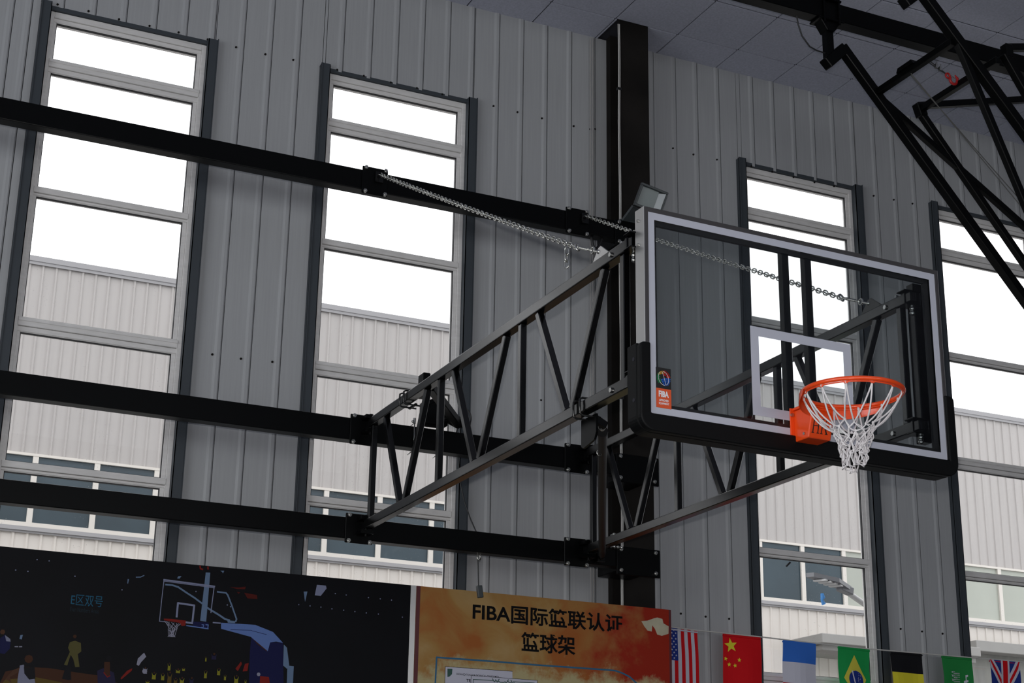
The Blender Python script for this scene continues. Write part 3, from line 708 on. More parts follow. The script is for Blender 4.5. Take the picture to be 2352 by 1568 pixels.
net.build('net', M['cord'], fix=False, label='white cord net hanging bunched from the orange rim', category='net')

# ================================================================ CHAINS
def link_mesh():
    b = MB(); pts = []; L, R = 0.0105, 0.0125
    for i in range(7): a = -PI/2 + PI*i/6; pts.append((L + R*math.cos(a), R*math.sin(a), 0))
    for i in range(7): a = PI/2 + PI*i/6; pts.append((-L + R*math.cos(a), R*math.sin(a), 0))
    b.tube(pts, 0.0041, 6, closed=True)
    return b.mesh('link', [M['chrome']], (0,0,0))
LM = link_mesh()
def chain(p, q, sag, lab, tail):
    p = Vector(p); q = Vector(q); T = thing('chain', tuple(p), label=lab, category='chain', group='tension chains')
    L = (q-p).length; n = int(L/0.0368)
    pts = [p.lerp(q, i/n) + Vector((0, 0, -sag*4*(i/n)*(1-i/n))) for i in range(n+1)]
    for i in range(n):
        m_ = (pts[i]+pts[i+1])/2; d = (pts[i+1]-pts[i]).normalized()
        rot = d.to_track_quat('X', 'Z').to_matrix().to_4x4() @ Matrix.Rotation(math.radians((90 if i % 2 else 0) + 12*math.sin(i*0.7)), 4, 'X')
        inst('link', LM, m_, T, rot.to_euler())
    # rod, eye and shackle down to the lug
    e = pts[-1]; lug = Vector(tail); d = (lug-e).normalized()
    r_ = MB(); r_.cyl(e + d*0.02, e + d*0.17, 0.0065, 8); r_.cyl(e + d*0.045, e + d*0.14, 0.0085, 8)
    r_.tube([e+d*(0.19+0.018*math.cos(a))+Vector((0,0,1)).cross(d).cross(d)*(-0.018*math.sin(a)) for a in [2*PI*i/12 for i in range(12)]], 0.0055, 6, closed=True)
    r_.cyl(e+d*0.205, lug, 0.0065, 8); r_.sphere(lug, 0.013)
    r_.build('turnbuckle', M['chrome'], T)
    u = MB(); u.tube([e+Vector((0.012*math.cos(a), 0.01*math.sin(a), 0.022*math.sin(a))) for a in [2*PI*i/12 for i in range(12)]], 0.006, 6, closed=True)
    u.build('shackle', M['chrome'], T)
    return T, e
XC1 = XL
c1, e1_ = chain((XC1, 10.175, 4.865), (XC1, 7.04, 3.180), 0.008, 'silver chain from the top beam to the nearer left truss arm', (XC1, 6.80, ZT+0.085))
c2_, e2_ = chain((XR, 10.175, 4.865), (XR, 7.04, 3.180), 0.008, 'silver chain passing behind the glass to the right truss arm', (XR, 6.80, ZT+0.085))
for i in range(3):
    inst('link', LM, (XC1, 7.165, 3.20-0.036*i), c1, (0, math.radians(90), math.radians(90*(i % 2)+30)))
for xc in (XL, XR):      # eye bolts at the beam
    eb = MB(); eb.cyl((xc, 10.186, 4.862), (xc, 10.16, 4.862), 0.009, 8); eb.box(xc-0.03, xc+0.03, 10.165, 10.185, 4.80, 4.88)
    eb.build('eye_bracket', M['blacksheen'], beams[0])

# ================================================================ CLAMPS, BRACES, CABLES
# U-bolt clamp on the lower chord with hanging plate and diagonal brace to the low beam
ubn = 0
def ubolt(x, y, z, s=0.036, parent=None):
    b = MB(); b.tube([(x+0.06, y, z+s+0.008), (x-s+0.01, y, z+s+0.008), (x-s-0.004, y, z+s), (x-s-0.006, y, z), (x-s-0.004, y, z-s), (x-s+0.01, y, z-s-0.010), (x+0.075, y, z-s-0.010)], 0.006, 8)
    b.build('u_bolt', M['darksteel'], parent)
BR = thing('diagonal_brace', (4.5, 8.5, 2.1), label='black tube brace clamped below the left truss arm, reaching back to the lowest beam', category='brace')
for y in (7.00, 6.93): ubolt(XL, y, ZL, parent=BR)
pl = MB(); pl.prism([(7.06, ZL-0.035), (6.90, ZL-0.035), (6.90, ZL-0.13), (6.92, ZL-0.165), (7.04, ZL-0.185), (7.06, ZL-0.17)], lambda a, b, d: (d, a, b), XL+0.034, XL+0.046)
pl.build('hanging_plate', M['black'], BR)
s0 = Vector((XL+0.085, 6.93, ZL-0.075)); s1 = Vector((5.391, 10.120, 2.241))
dd = (s1-s0).normalized()
b = MB(); b.bar(s0-Vector((0.04,0,-0.02)), s0+Vector((0.02,0,-0.01)), 0.03, 0.035); b.tube([s0+dd*0.03+Vector((0,0,0.02)), s0+dd*0.06+Vector((0.012,0,0.0)), s0+dd*0.09], 0.010, 8); b.build('clevis', M['blacksheen'], BR)
b = MB(); b.tube([s0+dd*0.02, s0+dd*0.10], 0.014, 10); b.sphere(s0+dd*0.05, 0.022); b.build('clevis_pin', M['chrome'], BR)
b = MB(); b.tube([s0+dd*0.16, s1-dd*0.10], 0.0245, 14); b.tube([s0+dd*0.15, s0+dd*0.18], 0.030, 14); b.build('brace_tube', M['rubber'], BR)
b = MB(); q = s0+dd*0.55+Vector((-0.025,-0.012,-0.018)); b.tube([q+Vector((0.012*math.cos(a), 0, 0.012*math.sin(a)*1.2)) for a in [2*PI*i/14 for i in range(14)]], 0.0035, 6, closed=True); b.cyl(q+Vector((0,0,0.014)), q+Vector((0,0,0.05)), 0.004, 6); b.build('pull_ring', M['chrome'], BR)
b = MB(); b.tube([s1-dd*0.12, s1], 0.014, 10); b.sphere(s1, 0.02); b.box(s1.x-0.03, s1.x+0.03, 10.13, 10.195, s1.z-0.03, s1.z+0.03); b.build('beam_lug', M['blacksheen'], BR)
for z in (2.42, 2.33):
    b = MB()
    for k in range(3): b.cyl((5.50+0.03*k, 10.185, z), (5.50+0.03*k, 10.14, z), 0.008, 8); b.sphere((5.50+0.03*k, 10.14, z), 0.012)
    b.build('lug_bolt', M['bolt'], BR)

# adjuster: clamp on the upper chord, short arm, motor box clamped to the middle beam
AD = thing('adjuster_motor', (4.1, 10.0, 3.0), label='black adjuster box clamped on the middle beam with an arm to the left truss', category='motor')
for y in (9.47, 9.40): ubolt(XL, y, ZT, parent=AD)
b = MB(); b.box(XL+0.03, XL+0.05, 9.38, 9.50, ZT-0.05, ZT-0.036); b.box(XL+0.02, XL+0.07, 9.22, 9.31, ZT-0.03, ZT+0.125); b.box(XL+0.07, XL+0.13, 9.235, 9.30, ZT+0.07, ZT+0.10)
b.build('clamp_block', M['black'], AD, bevel=0.004)
pA = Vector((XL+0.10, 9.30, ZT+0.06)); pB = Vector((4.267, 10.150, 3.084))
b = MB(); b.bar(pA, pB, 0.055, 0.055); b.build('adjuster_arm', M['black'], AD, bevel=0.005)
b = MB(); b.bar(pB+Vector((-0.11,-0.03,0.035)), pB+Vector((0.03,0,-0.005)), 0.085, 0.062); b.build('motor_box', M['black'], AD, bevel=0.012, seg=2)
b = MB(); b.cyl(pB+Vector((-0.02,-0.03,0.0)), pB+Vector((0.075,0.0,0.0)), 0.032, 14); b.build('motor_cap', M['black'], AD)
b = MB(); b.box(3.99, 4.17, 10.10, 10.195, 3.04, 3.075); b.box(3.99, 4.09, 10.10, 10.19, 3.07, 3.20); b.bar((4.02,10.12,3.19), (4.13,10.12,3.24), 0.06, 0.03); b.box(4.10, 4.15, 10.10, 10.19, 3.12, 3.16); b.build('mount_bracket', M['black'], AD, bevel=0.003)
for x in (3.955, 4.145):
    b = MB(); b.tube([(x, 10.30, 3.05), (x, 10.185, 3.055), (x, 10.185, 2.86), (x+0.0, 10.30, 2.855)], 0.0045, 6); b.build('threaded_rod', M['bolt'], AD)
    b = MB(); b.cyl((x, 10.19, 3.05), (x, 10.19, 3.09), 0.010, 8); b.sphere((x-0.02, 10.17, 3.06), 0.010); b.build('rod_nut', M['bolt'], AD)
lp = MB(); ctr = Vector((4.323, 10.160, 3.139))
lp.tube([ctr + Vector((0.05*math.cos(a)*1.0, 0.01, 0.066*math.sin(a))) for a in [math.radians(115-215*i/16) for i in range(17)]], 0.0055, 8)
lp.build('looped_lead', M['cable'], AD)
# power lead with plug
pc = MB(); base = [(4.346, 10.350, 3.102), (4.328, 10.350, 3.020), (4.362, 10.360, 2.914), (4.380, 10.360, 2.742), (4.418, 10.360, 2.589), (4.464, 10.350, 2.466), (4.511, 10.330, 2.356)]
base += [(4.497, 10.330, 2.243), (4.518, 10.330, 2.190), (4.523, 10.330, 2.129), (4.530, 10.330, 1.992)]
pc.tube(base, 0.0045, 8); PW = pc.build('power_lead', M['cable'], label='thin black lead dangling from the middle beam down to a plug', category='cable')
b = MB(); a_ = Vector((4.526, 10.325, 2.189)); b.tube([a_+Vector((0.012*math.cos(t), 0, 0.016*math.sin(t))) for t in [2*PI*i/10 for i in range(10)]], 0.005, 6, closed=True); b.build('snap_link', M['chrome'], PW)
b = MB(); a_ = Vector((4.533, 10.330, 1.995)); b.bar(a_, a_+Vector((0.014,0,-0.085)), 0.042, 0.028); b.build('plug', M['lampbody'], PW, bevel=0.006, seg=2)
# bent cable stub under the top beam
jc = MB(); jc.tube([(5.479, 10.250, 4.777), (5.456, 10.250, 4.707), (5.429, 10.250, 4.656), (5.403, 10.250, 4.644), (5.384, 10.250, 4.673), (5.377, 10.250, 4.729)], 0.0115, 10)
jc.build('cable_stub', M['cable'], label='thick black cable end curled like a hook under the top beam', category='cable')

# floodlight on the top beam
FLT = thing('floodlight', (5.85, 10.25, 4.92), label='small square floodlight on a bracket above the backboard corner', category='floodlight')
Rf = Matrix.Rotation(math.radians(-6), 3, 'Z') @ Matrix.Rotation(math.radians(14), 3, 'Y') @ Matrix.Rotation(math.radians(22), 3, 'X')
fc = Vector((5.768, 10.050, 5.051))
def fpt(x, y, z): return tuple(fc + Rf @ Vector((x, y, z)))
def fbox(x0, x1, y0, y1, z0, z1, k=1.0):
    return [fpt(x0,y0,z0), fpt(x1,y0,z0), fpt(x1*k,y1,z0*k), fpt(x0*k,y1,z0*k), fpt(x0,y0,z1), fpt(x1,y0,z1), fpt(x1*k,y1,z1*k), fpt(x0*k,y1,z1*k)]
BF = [(0,3,2,1),(4,5,6,7),(0,1,5,4),(1,2,6,5),(2,3,7,6),(3,0,4,7)]
b = MB(); b.add(fbox(-0.105, 0.105, -0.03, 0.05, -0.085, 0.085, 0.8), BF); b.build('housing', M['lampbody'], FLT, bevel=0.008, seg=2)
b = MB()
for x0, x1, z0_, z1_ in ((-0.112, 0.112, 0.074, 0.092), (-0.112, 0.112, -0.092, -0.074), (-0.112, -0.096, -0.074, 0.074), (0.096, 0.112, -0.074, 0.074)):
    b.add(fbox(x0, x1, -0.075, -0.030, z0_, z1_), BF)
b.build('bezel', M['lampbody'], FLT, bevel=0.003)
b = MB(); b.add([fpt(0.096, -0.074, -0.074), fpt(0.096, -0.074, 0.074), fpt(0.048, -0.036, 0.062), fpt(0.048, -0.036, -0.062)], [(0,1,2,3)]); b.build('reflector', M['lampsilver'], FLT)
b = MB(); b.add(fbox(-0.095, 0.048, -0.040, -0.0305, -0.073, 0.073), BF); b.build('lens', M['lampglass'], FLT)
b = MB(); b.bar((fc.x-0.06, 10.12, fc.z-0.06), (fc.x-0.10, 10.22, 4.90), 0.12, 0.02); b.box(fc.x-0.17, fc.x+0.05, 10.20, 10.31, 4.892, 4.91); b.build('bracket', M['lampbody'], FLT)

# ================================================================ CEILING HOOP FRAME (upper right)
CB = MB(); CB.box(3.0, 14.0, 9.225, 9.335, 6.50, 6.655)
CBM = CB.build('ceiling_beam', M['black'], bevel=0.005, label='long black square beam hung just under the ceiling tiles', category='beam')
for x in (4.0, 10.8, 13.5): MB().box(x-0.05, x+0.05, 9.25, 9.31, 6.655, CEIL+0.0).build('hanger_plate', M['black'], CBM)
CF = thing('ceiling_hoop_frame', (7.6, 8.8, 5.9), label='black tubular folding frame hanging from the ceiling beam at upper right', category='frame')
Y1_, Y2_ = 9.28, 8.36
def seg(name, p, q, w, **k):
    b = MB(); b.bar(p, q, w, w, up=(0,1,0)); return b.build(name, M['black'], CF, bevel=0.005)
hx = 6.958
b = MB(); b.bar((hx, Y1_, 6.50), (hx, Y1_, 6.13), 0.066, 0.066); b.prism([(hx-0.10, 6.50), (hx+0.10, 6.50), (hx+0.034, 6.40), (hx-0.034, 6.40)], lambda a, z, d: (a, d, z), Y1_-0.05, Y1_+0.05)
b.box(hx-0.12, hx+0.12, Y1_-0.07, Y1_+0.07, 6.482, 6.499); b.build('hanger_post', M['black'], CF, bevel=0.004)
b = MB(); b.box(hx-0.09, hx+0.09, Y1_-0.08, Y1_+0.08, 6.656, 6.67)
for dx in (-0.07, 0.07): b.cyl((hx+dx, Y1_-0.07, 6.45), (hx+dx, Y1_-0.07, 6.72), 0.009, 8); b.sphere((hx+dx, Y1_-0.07, 6.69), 0.016)
b.build('beam_clamp', M['black'], CF)
def rot_elbow(p, q, w): 
    b = MB(); b.bar(p, q, w, w, up=(0,1,0)); b.build('hinge_block', M['black'], CF, bevel=0.006)
rot_elbow((6.923, 9.280, 6.119), (7.098, 9.280, 6.295), 0.088)
A1t = Vector((7.082, 9.280, 6.311)); A1m = Vector((7.619, 9.280, 5.703)); A1b = A1m + (Vector((8.723, 9.280, 4.476))-A1m)*1.35
seg('mast_leg', A1t, A1b, 0.074)
seg('diagonal_brace', (7.385, 9.280, 5.970), Vector((7.385, 9.280, 5.970)) + (Vector((8.792, 9.280, 5.111))-Vector((7.385, 9.280, 5.970)))*1.3, 0.050)
B1t = Vector((7.818, 9.280, 5.908)); B1b = B1t + (Vector((8.757, 9.280, 4.789))-B1t)*1.3
seg('mast_leg', B1t, B1b, 0.056)
seg('link_bar', (7.792, 9.280, 5.959), Vector((7.792, 9.280, 5.959)) + (Vector((8.918, 9.280, 6.272))-Vector((7.792, 9.280, 5.959)))*1.3, 0.052)
rot_elbow((7.802, 9.280, 5.981), (7.837, 9.280, 5.873), 0.075)
A2t = Vector((7.121, 8.360, 6.345)); A2b = A2t + (Vector((8.005, 8.360, 5.381))-A2t)*1.5
seg('mast_leg', A2t, A2b, 0.074)
rot_elbow((6.962, 8.360, 6.187), (7.145, 8.360, 6.351), 0.085)
seg('diagonal_brace', (7.443, 8.360, 5.976), Vector((7.443, 8.360, 5.976)) + (Vector((7.942, 8.360, 4.804))-Vector((7.443, 8.360, 5.976)))*1.3, 0.052)
B2t = Vector((7.879, 8.360, 5.996)); B2b = B2t + (Vector((8.044, 8.360, 5.739))-B2t)*2.6
seg('mast_leg', B2t, B2b, 0.062)
seg('link_bar', (7.884, 8.360, 6.048), (8.381, 8.360, 6.174), 0.054)
rot_elbow((7.908, 8.360, 6.076), (7.913, 8.360, 5.967), 0.07)
pa = (7.390, 9.280, 5.982); pb = (7.427, 8.360, 5.986); seg('cross_bar', (pa[0]+0.01, 9.28, pa[2]), (pa[0]+0.01, 8.36, pa[2]), 0.052)
pa2 = (7.820, 9.280, 5.931); seg('cross_bar', (pa2[0], 9.28, pa2[2]), (pa2[0], 8.36, pa2[2]), 0.052)
b = MB(); b.prism([(8.98, pa[2]+0.02), (8.78, pa[2]+0.02), (8.80, pa[2]+0.055), (8.96, pa[2]+0.055)], lambda a, z, d: (d, a, z), pa[0]-0.03, pa[0]+0.05); b.build('pulley_block', M['black'], CF)
xw = pa[0]+0.01
for i, (dx, dy) in enumerate(((0, 0), (0.025, 0.03))):
    e0 = Vector((xw+dx, 8.86+dy, pa[2]-0.02)); e1 = Vector((8.447, 8.900, 5.043)) if i == 0 else Vector((8.505, 8.930, 5.088))
    b = MB(); b.tube([e0, e0.lerp(e1, 1.25)], 0.004, 6)
    b.build('steel_rope', M['rope'], label=('left of the two thin steel ropes slanting down from the ceiling frame' if i == 0 else 'right of the two thin steel ropes slanting down from the ceiling frame'), category='rope')
# red hook assembly on a short wire sling
def tor(c, r, rr, ax1, ax2, a0=0, a1=360, n=14, m=8):
    b = MB(); cl = abs(a1-a0) >= 360
    pts = [Vector(c)+Vector(ax1)*r*math.cos(math.radians(a0+(a1-a0)*i/(n if cl else n-1)))+Vector(ax2)*r*math.sin(math.radians(a0+(a1-a0)*i/(n if cl else n-1))) for i in range(n)]
    b.tube(pts, rr, m, closed=cl); return b
HK_ = thing('lifting_hook', (7.742, 8.800, 5.966), label='red lifting hook on a wire sling between the ceiling frame bars', category='hook')
w0 = Vector((7.583, 8.850, 6.083)); w1 = Vector((7.690, 8.800, 5.991))
for dv in (0.0, 0.014): b = MB(); b.tube([w0+Vector((dv,0,dv)), w1+Vector((0,0,dv*0.4))], 0.0042, 6); b.build('sling_wire', M['cable'], HK_)
for px_ in ((7.619, 8.820, 6.047), (7.655, 8.820, 6.033)):
    b = MB(); pp = Vector(px_); b.bar(pp+Vector((0,0,-0.012)), pp+Vector((0.005,0,0.022)), 0.022, 0.02); b.cyl(pp+Vector((0.006,0,0.02)), pp+Vector((0.010,0,0.045)), 0.005, 6); b.build('wire_clip', M['chrome'], HK_)
cR = Vector((7.710, 8.800, 5.981)); tor(cR, 0.020, 0.008, (1,0,0), (0,0,1)).build('swivel_eye', M['red'], HK_)
cH = Vector((7.762, 8.800, 5.956)); tor(cH, 0.034, 0.011, (1,0,0), (0,0,1), 150, 350, 12).build('hook_bow', M['red'], HK_)
b = MB(); b.tube([cH+Vector((0.035,0,-0.01)), cH+Vector((0.040,0,0.02)), cH+Vector((0.018,0,0.048))], 0.01, 8, rs=[0.011,0.013,0.004]); b.build('hook_tip', M['red'], HK_)
b = MB(); b.tube([cR+Vector((0.016,0,-0.004)), cH+Vector((-0.03,0,0.016))], 0.010, 8); b.build('hook_shank', M['red'], HK_)
b = MB(); b.tube([cR+Vector((0.02,0,0.012)), cH+Vector((0.03,0,0.012))], 0.0035, 6); b.build('safety_catch', M['chrome'], HK_)
cc = MB(); cc.tube([(6.651, 9.250, 6.464), (6.667, 9.260, 6.400), (6.713, 9.280, 6.319), (6.782, 9.280, 6.241), (6.847, 9.280, 6.222), (6.928, 9.280, 6.219)], 0.006, 8)
cc.build('hanging_cable', M['cable'], label='black cable drooping from the ceiling beam to the hinge post', category='cable')

# ================================================================ POSTER PANELS
YP = 10.50
def pmat(name): return M[name]
M['p_dark'] = mat('print_dark_arena', (0.0015, 0.0017, 0.0032, 1), 0.5, noise=0.35, nscale=2.2, spec=0.12)
PC = {'navy': (0.005, 0.006, 0.042), 'sky': (0.085, 0.14, 0.33), 'steel': (0.10, 0.15, 0.24), 'pale': (0.17, 0.185, 0.28), 'white': (0.20, 0.20, 0.26), 'redd': (0.15, 0.009, 0.006),
      'dimred': (0.06, 0.006, 0.004), 'yel': (0.17, 0.16, 0.012), 'olive': (0.065, 0.058, 0.018), 'skin': (0.055, 0.023, 0.012), 'brown': (0.040, 0.014, 0.006), 'ochre': (0.075, 0.048, 0.008), 'cyan': (0.012, 0.075, 0.13), 'black': (0.004, 0.004, 0.006), 'jersey': (0.15, 0.155, 0.22), 'purple': (0.012, 0.010, 0.035), 'dimcy': (0.010, 0.020, 0.028)}
PK = list(PC); PM = [mat('print_' + k, PC[k] + (1,), 0.45, spec=0.1) for k in PK]
class Print:
    def flush(s, name):
        if s.b.f: s.b.build(name, PM, P1, fix=False)
        s.b = MB()
    def __init__(s, y): s.b = MB(); s.y = y; s.n = 0
    def poly(s, pts, k):
        s.n += 1; y = s.y - 0.0002 - s.n*0.000012
        s.b.face([(x, y, z) for x, z in pts], PK.index(k)); return s
    def line(s, pts, w, k):
        for q in stroke(pts, w): s.poly(q, k)
        return s
    def dot(s, p, r, k, n=6): return s.poly([(p[0]+r*math.cos(2*PI*i/n), p[1]+r*math.sin(2*PI*i/n)) for i in range(n)], k)
P1 = thing('arena_poster', (1.85, YP+0.02, FLR), label='wide dark poster board showing a lit arena and a blue basketball stand', category='poster')
MB().box(-0.55, 4.092, YP, YP+0.03, FLR+0.02, 1.984).build('panel', M['p_dark'], P1)
pr = Print(YP)
pr.poly([(1.421, 1.146), (1.445, 1.216), (1.568, 1.253), (1.707, 1.255), (1.882, 1.239), (2.048, 1.228), (2.134, 1.191), (2.138, 1.152), (1.425, 1.108)], 'brown')
pr.poly([(1.423, 1.129), (1.450, 1.168), (1.627, 1.195), (1.791, 1.173), (1.827, 1.133), (1.425, 1.108)], 'ochre'); pr.flush('printed_court')
# hoop in the picture
o2 = [0]
pr.poly([(2.645, 1.940), (2.675, 1.941), (2.672, 1.619), (2.632, 1.622)], 'steel')
pr.line([(2.388, 1.837), (2.430, 1.837), (2.470, 1.828), (2.528, 1.796), (2.584, 1.767), (2.634, 1.736)], 0.011, 'steel')
pr.line([(2.673, 1.709), (2.706, 1.693), (2.751, 1.671), (2.796, 1.646), (2.826, 1.640)], 0.012, 'steel')
pr.line([(2.732, 1.820), (2.791, 1.817), (2.803, 1.804), (2.835, 1.738), (2.873, 1.652), (2.869, 1.636)], 0.010, 'steel')
pr.line([(2.373, 1.867), (2.711, 1.853)], 0.010, 'pale').line([(2.376, 1.858), (2.709, 1.844)], 0.005, 'pale')
pr.line([(2.374, 1.866), (2.369, 1.720), (2.367, 1.598), (2.419, 1.597)], 0.005, 'pale').line([(2.708, 1.846), (2.702, 1.748), (2.699, 1.680)], 0.006, 'pale')
pr.line([(2.476, 1.635), (2.477, 1.724), (2.585, 1.718), (2.581, 1.602), (2.538, 1.605)], 0.012, 'pale')
pr.poly([(2.393, 1.617), (2.448, 1.619), (2.538, 1.615), (2.537, 1.583), (2.514, 1.578), (2.497, 1.598), (2.449, 1.602), (2.397, 1.606)], 'redd')
for q in range(7):
    pass
NT = [(2.397, 1.601), (2.417, 1.548), (2.426, 1.503), (2.486, 1.505), (2.489, 1.564), (2.505, 1.591)]
for a_, b2 in ((0, 0.55), (0.15, 0.7), (0.3, 0.15), (0.45, 0.95), (0.6, 0.3), (0.75, 0.95), (0.9, 0.5), (0.05, 0.3), (1.0, 0.75)):
    t0 = Vector(NT[0]).lerp(Vector(NT[5]), a_); t1 = Vector(NT[1]).lerp(Vector(NT[4]), b2); t2 = Vector(NT[2]).lerp(Vector(NT[3]), 1-b2)
    pr.line([tuple(t0), tuple(t1), tuple(t2)], 0.0035, 'white')
    t3 = Vector(NT[2]).lerp(Vector(NT[3]), b2*0.8); pr.line([tuple(t1), tuple(t3)], 0.0035, 'white')
pr.poly([(2.585, 1.613), (2.689, 1.614), (2.692, 1.572), (2.641, 1.576), (2.587, 1.587)], 'navy').line([(2.545, 1.584), (2.689, 1.574)], 0.007, 'sky')
pr.line([(2.645, 1.597), (2.658, 1.597), (2.654, 1.580), (2.643, 1.581)], 0.005, 'sky').line([(2.671, 1.599), (2.687, 1.599), (2.686, 1.580)], 0.006, 'sky')
pr.poly([(2.981, 1.545), (3.098, 1.457), (3.105, 1.517), (3.198, 1.522), (3.219, 1.260), (3.221, 1.223), (2.982, 1.208), (2.985, 1.245), (2.977, 1.445)], 'navy')
pr.poly([(2.978, 1.546), (3.009, 1.536), (3.098, 1.458), (3.084, 1.461), (3.022, 1.501)], 'brown')
pr.poly([(2.771, 1.620), (2.862, 1.622), (3.003, 1.624), (3.126, 1.587), (3.199, 1.520), (3.151, 1.526), (3.111, 1.517), (3.098, 1.459), (2.976, 1.544), (2.774, 1.581)], 'sky')
pr.line([(2.838, 1.581), (2.973, 1.586), (3.083, 1.566)], 0.003, 'navy')
pr.poly([(3.205, 1.510), (3.228, 1.491), (3.250, 1.378), (3.236, 1.354), (3.209, 1.373)], 'steel')
pr.poly([(3.238, 1.375), (3.282, 1.373), (3.283, 1.227), (3.242, 1.224)], 'steel')
pr.poly([(2.812, 1.639), (2.872, 1.638), (2.862, 1.625), (2.816, 1.624)], 'steel')
pr.line([(2.718, 1.617), (2.766, 1.617)], 0.008, 'pale')
pr.poly([(3.057, 1.295), (3.117, 1.292), (3.125, 1.254), (3.128, 1.217), (3.057, 1.213)], 'redd').dot((3.046, 1.305), 0.012, 'white', 10)
# crowd and figures
pr.flush('printed_stand')
CRW = [(2.360, 1.250), (2.417, 1.248), (2.461, 1.246), (2.453, 1.314), (2.512, 1.290), (2.547, 1.303), (2.693, 1.282), (2.688, 1.379), (2.778, 1.303), (2.823, 1.270), (2.898, 1.259), (2.961, 1.248), (2.542, 1.229), (2.323, 1.207), (2.301, 1.279), (2.739, 1.398), (2.604, 1.235), (2.501, 1.226)]
CRK = [(55,70,'yel'),(45,70,'yel'),(60,110,'ochre'),(40,75,'yel'),(60,40,'yel'),(40,30,'yel'),(40,80,'yel'),(22,50,'yel'),(45,70,'yel'),(30,55,'yel'),(60,90,'yel'),(25,60,'yel'),(60,70,'yel'),(50,30,'yel'),(55,60,'white'),(70,60,'purple'),(60,60,'purple'),(50,60,'ochre')]
for (X, Z), (w, h, k) in zip(CRW, CRK):
    wx, hz = w*0.000269, h*0.00031
    pr.poly([(X-wx, Z+hz), (X-wx*0.45, Z+hz*0.25), (X+wx*0.35, Z+hz*0.15), (X+wx, Z+hz*0.9), (X+wx*0.8, Z), (X+wx*0.9, Z-hz), (X-wx*0.8, Z-hz), (X-wx*0.7, Z)], k)
    pr.dot((X+wx*0.1, Z+hz*0.95), wx*0.40, 'brown')
    pr.flush('printed_figure')
def fig(pts, k): pr.poly(pts, k)
fig([(1.815, 1.423), (1.846, 1.434), (1.883, 1.423), (1.891, 1.371), (1.871, 1.353), (1.889, 1.275), (1.863, 1.271), (1.847, 1.319), (1.828, 1.345), (1.813, 1.278), (1.793, 1.282), (1.821, 1.363), (1.807, 1.387)], 'olive')
pr.dot((1.842, 1.461), 0.012, 'brown'); fig([(1.805, 1.272), (1.835, 1.269), (1.846, 1.193), (1.827, 1.189), (1.789, 1.195)], 'black')
pr.flush('printed_figure'); fig([(1.527, 1.259), (1.551, 1.266), (1.558, 1.218), (1.592, 1.177), (1.623, 1.184), (1.631, 1.159), (1.635, 1.121), (1.525, 1.114), (1.523, 1.178)], 'jersey')
fig([(1.552, 1.250), (1.616, 1.254), (1.629, 1.185), (1.592, 1.177), (1.559, 1.212)], 'black')
fig([(1.529, 1.248), (1.491, 1.229), (1.450, 1.173), (1.489, 1.150), (1.475, 1.185), (1.519, 1.215)], 'skin'); pr.dot((1.576, 1.302), 0.026, 'brown', 8)
pr.flush('printed_figure'); fig([(1.391, 1.416), (1.420, 1.440), (1.456, 1.405), (1.456, 1.356), (1.428, 1.322), (1.401, 1.325)], 'navy'); fig([(1.418, 1.437), (1.452, 1.416), (1.456, 1.400), (1.430, 1.400)], 'jersey')
pr.dot((1.402, 1.455), 0.016, 'skin'); fig([(1.483, 1.374), (1.504, 1.376), (1.505, 1.369), (1.484, 1.368)], 'white'); fig([(1.509, 1.376), (1.528, 1.378), (1.529, 1.371), (1.510, 1.369)], 'white')
pr.flush('printed_figure'); fig([(1.510, 1.444), (1.525, 1.447), (1.521, 1.418), (1.507, 1.420)], 'steel')
pr.flush('printed_figure'); fig([(2.001, 1.258), (2.038, 1.277), (2.106, 1.254), (2.123, 1.190), (2.127, 1.151), (2.017, 1.144)], 'purple'); fig([(2.040, 1.316), (2.075, 1.318), (2.083, 1.236), (2.068, 1.224), (2.043, 1.255)], 'brown')
pr.dot((2.067, 1.339), 0.018, 'black', 8); pr.line([(2.043, 1.250), (2.068, 1.224), (2.083, 1.233)], 0.006, 'redd')
pr.flush('printed_figure'); fig([(2.285, 1.391), (2.301, 1.367), (2.273, 1.332), (2.258, 1.306), (2.244, 1.313), (2.249, 1.352)], 'white'); fig([(2.188, 1.271), (2.220, 1.289), (2.216, 1.272), (2.155, 1.213), (2.151, 1.224)], 'redd')
pr.dot((2.299, 1.275), 0.016, 'white', 8)
pr.flush('printed_figure'); fig([(2.922, 1.379), (2.888, 1.331), (2.905, 1.316), (2.929, 1.364)], 'redd'); fig([(2.950, 1.366), (2.974, 1.373), (2.969, 1.321), (2.937, 1.316)], 'redd')
pr.flush('printed_figure'); fig([(2.813, 1.858), (2.872, 1.860), (2.921, 1.870), (2.916, 1.853), (2.862, 1.849)], 'dimred'); fig([(2.912, 1.829), (3.000, 1.821), (3.005, 1.795), (2.937, 1.794)], 'dimred'); fig([(2.863, 1.830), (2.885, 1.829), (2.875, 1.818)], 'dimred')
pr.line([(2.603, 1.977), (2.607, 1.961), (2.622, 1.958)], 0.010, 'redd').line([(2.656, 1.977), (2.658, 1.963)], 0.010, 'redd')
fig([(2.465, 1.898), (2.486, 1.901), (2.474, 1.883), (2.458, 1.883)], 'steel'); fig([(2.740, 1.960), (2.767, 1.962), (2.760, 1.943), (2.754, 1.953)], 'steel')
fig([(3.412, 1.926), (3.475, 1.926), (3.481, 1.907), (3.442, 1.853), (3.400, 1.854)], 'pale'); fig([(3.321, 1.872), (3.347, 1.875), (3.335, 1.804)], 'steel')
fig([(2.139, 1.851), (2.148, 1.849), (2.144, 1.820), (2.139, 1.823)], 'steel'); pr.line([(2.192, 1.867), (2.220, 1.870), (2.242, 1.883)], 0.006, 'steel')
